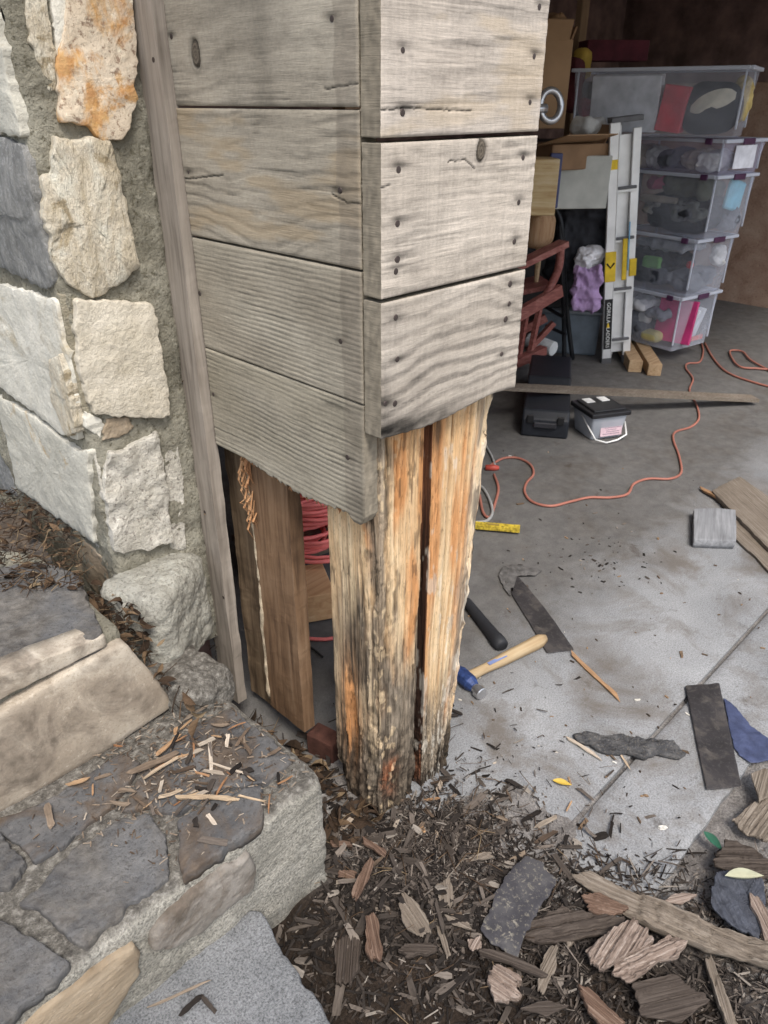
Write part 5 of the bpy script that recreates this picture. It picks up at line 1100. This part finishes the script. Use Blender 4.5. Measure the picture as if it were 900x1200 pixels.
boxin('paper_sheet', 'red edged paper at the floor of the lowest bin', 'paper', o, BR, (.28, .035, .045), (.20, .012, .03), plain('paper_red', (.5, .1, .08), .6), .001)
o = orgs[1]
lump('cloth', 'dark folded bag filling the second bin', 'cloth', o, BR, (.20, .36, .14), (.30, .40, .22), C_blk, 6)
lump('cloth', 'grey cloth at the near side of the second bin', 'cloth', o, BR, (.22, .12, .08), (.32, .16, .12), C_gry, 7)
lump('packet', 'bright green packet in the second bin', 'packet', o, BR, (.045, .34, .17), (.05, .15, .09), plain('packet_green', (.16, .38, .10), .5), 8, .02, .02)
lump('packet', 'small red capped item in the second bin', 'packet', o, BR, (.08, .07, .19), (.05, .05, .05), plain('cap_red', (.45, .05, .05), .5), 9, .004, .004)
lump('cloth', 'clear crumpled wrap on top in the second bin', 'wrap', o, BR, (.2, .32, .28), (.3, .4, .07), plain('wrap', (.30, .31, .33), .3), 10)
lump('papers', 'white crumpled papers at the right end of the second bin', 'papers', o, BR, (.34, .05, .22), (.09, .05, .12), C_wht, 11)
o = orgs[2]
lump('cloth', 'black clothes heaped in the third bin', 'cloth', o, BR, (.20, .30, .13), (.32, .5, .24), C_blk, 12)
lump('cloth', 'olive grey garment on top in the third bin', 'cloth', o, BR, (.16, .26, .28), (.24, .34, .10), cl('cloth_olive', (.10, .105, .075)), 13)
lump('cloth', 'dark pink cloth at the back of the third bin', 'cloth', o, BR, (.10, .46, .30), (.12, .16, .07), cl('cloth_pink', (.36, .06, .13)), 14)
boxin('packet', 'cyan packet against the right end of the third bin', 'packet', o, BR, (.30, .045, .24), (.20, .03, .18), plain('packet_cyan', (.20, .50, .62), .5), .01, (0, .2, .1))
lump('cloth', 'grey speckled cloth under the cyan packet', 'cloth', o, BR, (.31, .07, .09), (.16, .08, .14), C_gry, 15)
lump('belt', 'pale patterned strap lying over the black clothes', 'strap', o, BR, (.045, .42, .20), (.03, .28, .04), C_tan2, 16, .01, .015)
o = orgs[3]
for k in range(5):
    lump('folded_cloth', ('white folded cloth at the near end of the shallow bin', 'tan folded cloth beside the white one in the shallow bin', 'grey folded cloth in the middle of the shallow bin', 'white striped cloth farther along the shallow bin', 'dull tan cloth at the far end of the shallow bin')[k], 'cloth', o, BR, (.14 + .02 * (k % 2), .14 + .13 * k, .075), (.24, .15, .11), (C_wht, C_tan2, C_gry, C_wht, C_tan2)[k], 20 + k, .03, .02)
boxin('paper_label', 'white paper sheet at the right end of the shallow bin', 'paper', o, BR, (.22, -.012, .10), (.22, .003, .13), plain('paper_w', (.72, .72, .76), .7), .0)
o = p5
boxin('white_box', 'flat white box standing at the left of the top bin', 'box', o, B5, (.09, .70, .18), (.10, .42, .31), plain('box_white', (.62, .63, .65), .6), .004, (0, -.12, 0))
boxin('red_box', 'red box standing in the middle of the top bin', 'box', o, B5, (.12, .405, .15), (.16, .15, .25), plain('box_red', (.50, .035, .05), .5), .004, (.12, 0, 0))
hb = lump('black_bundle', 'round black bundle with a cream patch in the top bin', 'bundle', o, B5, (.20, .20, .155), (.30, .36, .29), C_blk, 31, .006, .012, 26)
m = MB(); vs = []
for i_ in range(9):
    for j_ in range(7):
        u, v_ = (i_ - 4) / 4, (j_ - 3) / 3; k_ = math.sqrt(max(0, 1 - .9 * u * u)); vs.append((.02 * u * u + .008 * v_ * v_, u * .12, (v_ * .065 if v_ > 0 else v_ * .045 * (1 - .6 * math.exp(-((u - .1) / .25) ** 2))) * k_ - .035 * u))
m.add(vs, [(i_ * 7 + j_, (i_ + 1) * 7 + j_, (i_ + 1) * 7 + j_ + 1, i_ * 7 + j_ + 1) for i_ in range(8) for j_ in range(6)])
m.add([(v[0] + .006, v[1], v[2]) for v in vs], [(i_ * 7 + j_, i_ * 7 + j_ + 1, (i_ + 1) * 7 + j_ + 1, (i_ + 1) * 7 + j_) for i_ in range(8) for j_ in range(6)])
link('cream_patch', m.mesh('cream_patch', plain('cream_cloth', (.60, .56, .45), .7), smooth=True), hb, (-.170, -.02, .03), (0, .1, .0))
lump('yellow_cloth', 'yellow cloth in the right end of the top bin', 'cloth', o, B5, (.30, .05, .20), (.16, .08, .22), cl('cloth_yellow', (.52, .40, .16)), 33, .02, .02)
lump('red_cloth', 'dark red cloth at the far left end of the top bin', 'cloth', o, B5, (.12, .95, .12), (.16, .10, .18), cl('cloth_dkred', (.22, .03, .05)), 34, .02, .02)
rb_ = random.Random(12)
for ob_, nm_, cols_ in ((orgs[1], 'second', ((.02, .02, .025), (.15, .155, .17), (.06, .065, .08), (.34, .35, .37))), (orgs[2], 'third', ((.016, .017, .02), (.05, .052, .06), (.12, .125, .11), (.22, .21, .19))), (orgs[0], 'lowest', ((.42, .43, .46), (.20, .21, .24), (.55, .55, .57), (.10, .10, .12)))):
    for q_ in range(7):
        lump('rumpled_item', 'one of several rumpled items heaped together in the %s bin' % nm_, 'cloth', ob_, BR, (rb_.uniform(.08, .34), rb_.uniform(.08, .54), rb_.uniform(.06, .26)), (rb_.uniform(.08, .2), rb_.uniform(.10, .25), rb_.uniform(.05, .11)), cl('rumple_%s_%d' % (nm_, q_), cols_[q_ % 4]), 60 + q_, .03, .02, 16, 'rumpled items in the %s bin' % nm_)
# the timbers under the bins
for k, (a, b_, lb) in enumerate((((722, 434), (800, 397), 'front pale timber under the lowest bin'), ((752, 438), (826, 405), 'second pale timber under the lowest bin'))):
    pa, pb_ = np.array(G(*a, 0)), np.array(G(*b_, 0)); d = pb_ - pa; d /= np.linalg.norm(d)
    pa = pa if k == 0 else np.array(G(722, 434, 0)) + np.array((.13, -.055, 0)); dd_ = np.array((math.cos(BR + rad(0)), math.sin(BR), 0))
    Mx = Matrix.Translation(Vector(tuple(np.array(G(740 + 22 * k, 430 + 4 * k, 0)) + [0, 0, .041]))) @ Matrix.Rotation(rad(38), 4, 'Z'); m = MB(); m.box((.28, 0, 0), (.80, .088, .08), Mx)
    tag(link('timber', m.mesh('timber', M_lumber, .003)), lb, 'timber')

# ladder
M_alu = plain('aluminium', (.74, .74, .73), .38, .25, .12, 8)
M_alud = plain('ladder_grey_plastic', (.12, .12, .125), .5)  # dark grey plastic of the feet, rung pads and top cap
M_yel = plain('ladder_yellow', (.70, .48, .03), .5)
M_blkp = plain('black_plastic', (.015, .015, .016), .5)
lo_ = np.array(G(722, 424, 0)); lad = thing('ladder', 'folded silver aluminium ladder with yellow hinge standing beside the bins', 'ladder', tuple(lo_)); lad.rotation_euler = (0, rad(-6.2), rad(-45))
def lbox(name, c, d, m, bev=.003): return link(name, MB().box(c, d).mesh(name, m, bev), lad, (0, 0, 0))
LH = 1.50
for (x, y, w_, h0, h1) in ((-.075, -.02, .062, .03, LH), (.065, .0, .050, .05, LH - .04), (-.03, .09, .05, .03, LH - .02), (.10, .10, .04, .03, LH - .06)):
    lbox('rail', (x, y, (h0 + h1) / 2), (w_, .028, h1 - h0), M_alu)
for x in (-.048, .040): lbox('rail_flange', (x, -.030 + (.012 if x > 0 else 0), LH / 2), (.008, .014, LH - .1), M_alu)
lbox('channel_web', (-.006, .012, LH / 2), (.09, .006, LH - .14), M_alu)
for z in (.16, .50, .82, 1.12):
    lbox('rung', (.012, -.010, z), (.12, .045, .030), M_alu)
    lbox('rung_pad', (.012, -.036, z + .012), (.115, .016, .018), M_alud)
for x in (-.078, .066): lbox('foot', (x, -.015, .022), (.068, .05, .045), M_alud)
lbox('top_cap', (.0, .03, LH + .012), (.19, .11, .03), M_alud)
lbox('hinge', (-.076, -.038, .66), (.070, .012, .19), M_yel); lbox('hinge', (.012, -.045, .70), (.030, .012, .26), M_yel); lbox('hinge', (.075, -.022, .64), (.045, .012, .11), M_yel)
hl = lbox('caution_sticker', (-.078, -.0352, 1.27), (.05, .003, .055), M_yel, 0)
m = MB(); m.tube([(-.100, -.0457, .685), (-.076, -.0457, .655), (-.052, -.0457, .685)], .006, 4); link('hinge_mark', m.mesh('hinge_mark', M_blkp), lad, (0, 0, 0))
lb_ = lbox('name_plate', (-.076, -.0355, .28), (.052, .003, .34), M_blkp, 0)
def text_mesh(body, size, mat):
    cu = bpy.data.curves.new('lettering', 'FONT'); cu.body = body; cu.size = size; cu.align_x = 'CENTER'; cu.align_y = 'CENTER'; cu.extrude = .0006
    ob = bpy.data.objects.new('lettering', cu); COL.objects.link(ob); bpy.context.view_layer.update()
    me = bpy.data.meshes.new_from_object(ob.evaluated_get(bpy.context.evaluated_depsgraph_get())); bpy.data.objects.remove(ob); me.materials.clear(); me.materials.append(mat); return me
M_let = plain('letter_white', (.75, .75, .72), .6, 0, .05)
for (s, z) in (('GORILLA', .36), ('LADDERS', .19)):
    link('lettering', text_mesh(s, .034, M_let), lb_, (-.076, -.0375, z), (rad(90), rad(90), 0))
m = MB(); m.tube([(-.076, -.0372, .262), (-.076, -.0372, .290)], [.012, .004], 5); link('emblem', m.mesh('emblem', M_yel), lb_, (0, 0, 0))
lbox('blue_strap', (.034, -.05, .78), (.008, .01, .30), plain('strap_blue', (.2, .42, .6), .6), .001)

# long board over the black case
ca, cb = np.array(G(640, 480, 0)), 0
M_case = plain('case_black', (.016, .018, .023), .45, 0, .2, 20)
cA, cB = np.array(G(637, 513, 0)), np.array(G(637, 447, 0)); d = cB - cA; cl_ = np.linalg.norm(d)
cs_ = thing('tool_case', 'black plastic tool case lying on the floor under the long board', 'case', tuple(cA)); cs_.rotation_euler = (0, 0, math.atan2(d[1], d[0]) - rad(2))
m = MB(); m.prism([(0, -.125, 0), (0, -.125, .10), (.045, -.125, .145), (cl_ * .45, -.125, .15), (cl_ * .5, -.125, .19), (cl_ * .95, -.125, .19), (cl_, -.125, .06), (cl_, -.125, 0)][::-1], (0, -1, 0), .25)
link('case_body', m.mesh('case_body', M_case, .012, False, 2), cs_, (0, 0, 0))
m = MB(); m.box((-.008, 0, .075), (.018, .12, .03)); link('case_handle', m.mesh('case_handle', plain('case_handle', (.03, .03, .035), .5), .004), cs_, (0, 0, 0))
for s in (-.08, .08): m = MB(); m.box((-.006, s, .105), (.014, .035, .045)); link('latch', m.mesh('latch', M_blkp, .003), cs_, (0, 0, 0))
a = np.array(PF(560, 457, 3.92)); b_ = np.array(G(884, 469, .02)); a[2] = .215; d = (b_ - a) / np.linalg.norm(b_ - a); sd_ = np.cross((0, 0, 1), d); sd_ /= np.linalg.norm(sd_); un = np.cross(d, sd_)
tag(link('long_board', plank_mesh('long_board', a, b_, sd_, .085, un, .02, M_oldw, 3, 40)), 'long thin grey board resting on the black case and the floor', 'board')

# bucket
bo_ = np.array(G(712, 516, 0)); bk = thing('bucket', 'small clear square bucket with a black lid on the garage floor', 'bucket', tuple(bo_)); bk.rotation_euler = (0, 0, rad(-28))
m = MB(); s0, s1, hh_ = .090, .105, .135
m.add([(x * s0, y * s0 + .11, 0) for x, y in ((-1, -1), (1, -1), (1, 1), (-1, 1))] + [(x * s1, y * s1 + .11, hh_) for x, y in ((-1, -1), (1, -1), (1, 1), (-1, 1))], [(3, 2, 1, 0), (0, 1, 5, 4), (1, 2, 6, 5), (2, 3, 7, 6), (3, 0, 4, 7)])
link('bucket_body', m.mesh('bucket_body', clear_mat('bucket_clear', (.50, .53, .58), .62, .3), .012, True, 2), bk, (0, 0, 0))
m = MB(); m.box((0, .11, hh_ + .012), (.235, .235, .026)); m.box((0, .11, hh_ + .030), (.19, .19, .012)); link('lid', m.mesh('lid', plain('lid_black', (.022, .022, .024), .35), .007, False, 2), bk, (0, 0, 0))
for s in (-.045, .045): m = MB(); m.box((s, .165, hh_ + .0375), (.05, .06, .003)); link('sticker', m.mesh('sticker', plain('sticker_white', (.72, .72, .70), .6)), bk, (0, 0, 0))
m = MB(); m.box((.02, .0138, .066), (.13, .003, .085)); o = link('paper_label', m.mesh('paper_label', plain('label_pink', (.62, .46, .50), .6, 0, .12, 120)), bk, (0, 0, 0), (rad(-6.3), 0, 0)); o.location = (0, -.008, .0)
m = MB()
for k in range(6): m.box((.02 + .008 * (k % 2), .0118, .036 + .011 * k), (.10 - .02 * (k % 3), .0012, .003))
link('label_print', m.mesh('label_print', plain('label_print', (.25, .18, .22), .6)), o, (0, 0, 0))
m = MB(); m.tube([(-.108, .11, hh_ - .02), (-.112, .02, .075), (-.100, -.035, .03), (-.04, -.05, .012), (.03, -.045, .018), (.09, -.03, .035), (.112, .03, .08), (.108, .11, hh_ - .02)], .0045, 8); link('handle', m.mesh('handle', plain('handle_white', (.7, .7, .68), .4), smooth=True), bk, (0, 0, 0))

# red wooden chair
M_red = grain_wood('maroon_paint', [(.13, .045, .038), (.24, .085, .07), (.36, .17, .14)], 0, .45)
rp = lambda px, py, F: np.array(PF(px, py, F))
rc_ = thing('rocking_chair', 'dark red wooden rocking chair half hidden behind the pillar', 'chair', tuple(G(610, 425)))
def bar(name, a, b_, w_, th, m, par, up=(0, 0, 1)):
    a, b_ = np.array(a), np.array(b_); d = b_ - a; d /= np.linalg.norm(d); s = np.cross(up, d); s /= np.linalg.norm(s); u = np.cross(d, s); return link(name, plank_mesh(name, a - u * th / 2, b_ - u * th / 2, s, w_, u, th, m, 7, 16, 0, .001), par)
FF = 4.75
bar('armrest', rp(585, 322, FF - .25), rp(661, 285, FF), .085, .035, M_red, rc_)
m = MB(); m.tube(smooth_path([rp(657, 290, FF), rp(655, 312, FF), rp(648, 330, FF), rp(640, 346, FF - .05)], 5), [.026] * 16, 8); link('arm_post', m.mesh('arm_post', M_red, smooth=True), rc_)
bar('side_rail', rp(580, 385, FF - .25), rp(657, 340, FF), .04, .075, M_red, rc_)
bar('runner', rp(570, 440, FF - .25), rp(637, 410, FF + .05), .06, .055, M_red, rc_); bar('runner', rp(570, 462, FF + .1), rp(641, 420, FF + .3), .05, .05, M_red, rc_)
for (a, b_) in (((633, 358), (622, 410)), ((617, 366), (608, 418)), ((601, 376), (592, 426))): bar('spindle', rp(*a, FF - .04), rp(*b_, FF - .04), .03, .03, M_red, rc_, (0, 1, .01))
bar('brace', rp(649, 378, FF + .02), rp(618, 412, FF), .04, .03, M_red, rc_); bar('brace', rp(588, 400, FF + .35), rp(640, 372, FF + .35), .04, .05, M_red, rc_)
bar('seat_slat', rp(570, 345, FF + .2), rp(640, 330, FF + .25), .28, .03, M_red, rc_)
bar('back_post', rp(585, 322, FF - .25), rp(590, 230, FF), .045, .045, M_red, rc_, (0, 1, .01)); bar('back_post', rp(565, 450, FF - .25), rp(580, 330, FF - .2), .045, .045, M_red, rc_, (0, 1, .01))
# black folding chair
fc = thing('folding_chair', 'black steel folding chair standing behind the red rocker', 'chair', tuple(G(668, 422)))
M_blk = plain('black_tube', (.02, .021, .024), .4, .3)
for P_, nm in (([(634, 236), (646, 240), (655, 252), (659, 275), (661, 320), (665, 370), (671, 421)], 'frame_leg'), ([(656, 262), (658, 300), (660, 350), (661, 385), (661, 422)], 'frame_leg'), ([(612, 236), (622, 234), (634, 236)], 'back_bow')):
    m = MB(); m.tube(smooth_path([rp(x, y, 5.05 + .05 * (nm == 'frame_leg' and x > 660)) for x, y in P_], 4), .016, 8); link(nm, m.mesh(nm, M_blk, smooth=True), fc)
m = MB(); m.tube([rp(661, 372, 5.05), rp(640, 360, 5.2)], .012, 8); m.tube([rp(663, 392, 5.05), rp(640, 382, 5.2)], .012, 8); link('cross_bar', m.mesh('cross_bar', M_blk), fc)
tag(link('wooden_stool_top', rough_box('wooden_stool_top', rp(628, 268, 4.95), (.22, .2, .22), grain_wood('turned_wood', [(.20, .10, .05), (.36, .22, .12), (.46, .31, .19)], 2), .07, 16, .006)), 'rounded brown wooden stool leg top beside the black chair', 'stool')
m = MB(); m.tube([rp(632, 290, 4.98), rp(628, 335, 4.98)], [.022, .014], 8); o = link('stool_leg', m.mesh('stool_leg', M_lumber)); tag(o, 'tan turned leg hanging below the brown stool top', 'leg')
# bag, cloths, tub, roll
p = rp(680, 285, 5.35); tag(link('garment_bag', rough_box('garment_bag', p, (.40, .36, .74), cl('bag_black', (.035, .036, .042)), .12, 40, .02, 9, 4, .5, .05, 4, .04)), 'slumped black bag leaning behind the folding chair', 'bag')
p = rp(690, 304, 5.08); tag(link('white_cloth', rough_box('white_cloth', p, (.18, .12, .14), cl('cloth_white2', (.62, .61, .62)), .05, 30, .015, 16, 6, 0, .03, 9, .025)), 'white cloth tucked above the purple cloth', 'cloth')
p = rp(686, 338, 4.95); tag(link('purple_cloth', rough_box('purple_cloth', p, (.17, .08, .27), cl('cloth_purple', (.40, .27, .46)), .03, 34, .012, 14, 7, -.8, .04, 7, .03)), 'purple cloth hanging from the pile beside the ladder', 'cloth')
p = G(683, 412, 0); tb = thing('grey_tub', 'blue grey translucent tub on the floor behind the folding chair', 'storage bin', tuple(p))
m = MB(); m.box((.10, .12, .15), (.40, .42, .30)); link('tub_shell', m.mesh('tub_shell', plain('tub_blue_grey', (.15, .18, .21), .35, 0, .25, 8), .02, False, 2), tb, (0, 0, 0)); m = MB(); m.box((.10, .12, .305), (.44, .46, .02)); link('tub_lid', m.mesh('tub_lid', plain('tub_lid', (.2, .22, .24), .4), .004), tb, (0, 0, 0))
for o_ in (tb,): o_.rotation_euler = (0, 0, rad(30))
m = MB(); m.tube([rp(620, 398, 5.1), rp(649, 409, 4.95)], .05, 14); tag(link('paper_roll', m.mesh('paper_roll', plain('roll_white', (.55, .56, .55), .7), .004)), 'white roll lying on the floor beside the chair legs', 'roll')
# boxes at the top left of the garage view
M_cardb = plain('cardboard', (.34, .215, .12), .85, 0, .15, 5); M_cardd = plain('cardboard_dark', (.24, .145, .08), .85, 0, .2, 5)
def gbox(name, label, cat, px, py, F, d, mat, rz, lift=0, bev=.004, parts=()):
    p = rp(px, py, F); t = thing(name, label, cat, tuple(p)); t.rotation_euler = (0, 0, rad(rz)); link('carton' if 'box' in name or 'carton' in name else 'body', MB().box((0, 0, 0), d).mesh('body', mat, bev), t, (0, 0, 0))
    for pn, c, dd_, mm, rr in parts: link(pn, MB().box((0, 0, 0), dd_).mesh(pn, mm, .002), t, c, rr)
    return t
gbox('cardboard_box', 'tall brown cardboard box at the top beside the pillar', 'cardboard box', 634, 100, 5.2, (.26, .26, .46), M_cardb, -38, parts=(('flap', (-.02, -.15, .27), (.25, .012, .12), M_cardb, (.5, 0, 0)), ('flap', (.13, .0, .25), (.012, .24, .09), M_cardd, (0, .35, 0))))
gbox('cardboard_box', 'open flat cardboard box with raised flap under the tall one', 'cardboard box', 660, 182, 5.12, (.42, .34, .14), M_cardd, -20, parts=(('flap', (-.06, -.20, .095), (.40, .26, .006), M_cardb, (rad(-14), 0, .1)), ('flap', (.19, -.02, .10), (.006, .3, .16), M_cardd, (0, .5, 0))))
gbox('printed_carton', 'pale carton with a wavy wood grain print beside the pillar', 'carton', 622, 218, 4.75, (.26, .22, .30), grain_wood('printed_grain', [(.34, .20, .08), (.52, .38, .20), (.62, .50, .32)], 0, sc=.7), -42)
gbox('navy_panel', 'narrow navy blue panel between carton and white board', 'panel', 649, 212, 4.85, (.07, .04, .30), plain('navy', (.07, .08, .17), .6), -45)
gbox('white_board', 'leaning dusty white board behind the navy panel', 'board', 680, 214, 5.0, (.36, .03, .30), plain('board_white', (.42, .42, .38), .6, 0, .2, 6), -40)
gbox('dark_trunk', 'dark trunk carrying the cardboard boxes', 'trunk', 652, 262, 5.55, (.66, .5, 1.05), plain('trunk_dark', (.03, .028, .028), .7), -30)
gbox('dark_trunk', 'black crate deep behind the ladder', 'crate', 700, 250, 5.85, (.4, .4, .9), plain('crate_dark', (.022, .022, .03), .7), -20)
gbox('maroon_cushion', 'dark maroon folded cushion left of the top bin', 'cushion', 718, 60, 5.9, (.42, .2, .12), cl('maroon', (.09, .02, .03)), -40)
tag(link('white_bag', rough_box('white_bag', rp(690, 148, 5.2), (.22, .16, .10), cl('bag_white', (.52, .52, .50)), .04, 18, .02, 14, 3)), 'white plastic bag lying on the open cardboard box', 'bag')
tag(link('brown_paper', rough_box('brown_paper', rp(650, 30, 5.25), (.12, .12, .12), M_cardd, .03, 14, .03, 18, 8)), 'crumpled brown paper sticking out of the tall cardboard box', 'paper')
m = MB(); c0 = rp(645, 124, 4.6); Mx = Matrix.Translation(Vector(c0)) @ Matrix.Rotation(rad(-30), 4, 'Z') @ Matrix.Rotation(rad(80), 4, 'X')
ring = [Mx @ Vector((.062 * math.cos(a_ * math.pi / 12), .075 * math.sin(a_ * math.pi / 12), 0)) for a_ in range(25)]; m.tube(ring, .019, 8, False)
m.tube([rp(622, 128, 4.55), rp(640, 127, 4.58)], .024, 12); tag(link('metal_ring', m.mesh('metal_ring', M_steel, smooth=True)), 'shiny metal ring on a short rod sticking out past the pillar', 'ring')
for k, (px, py, c_, lb) in enumerate(((672, 100, (.10, .025, .03), 'dark red cloth wedged beside the tall cardboard box'), (682, 75, (.38, .26, .05), 'mustard strap hanging behind the cardboard box'), (686, 125, (.05, .035, .03), 'dark brown bag beside the top bin'))):
    tag(link('stuffed_cloth', rough_box('stuffed_cloth', rp(px, py, 5.5 + .1 * k), (.10, .10, .30 if k != 1 else .16), cl('stuff_%s' % 'abc'[k], c_), .03, 14, .02, 12, 40 + k)), lb, 'cloth')
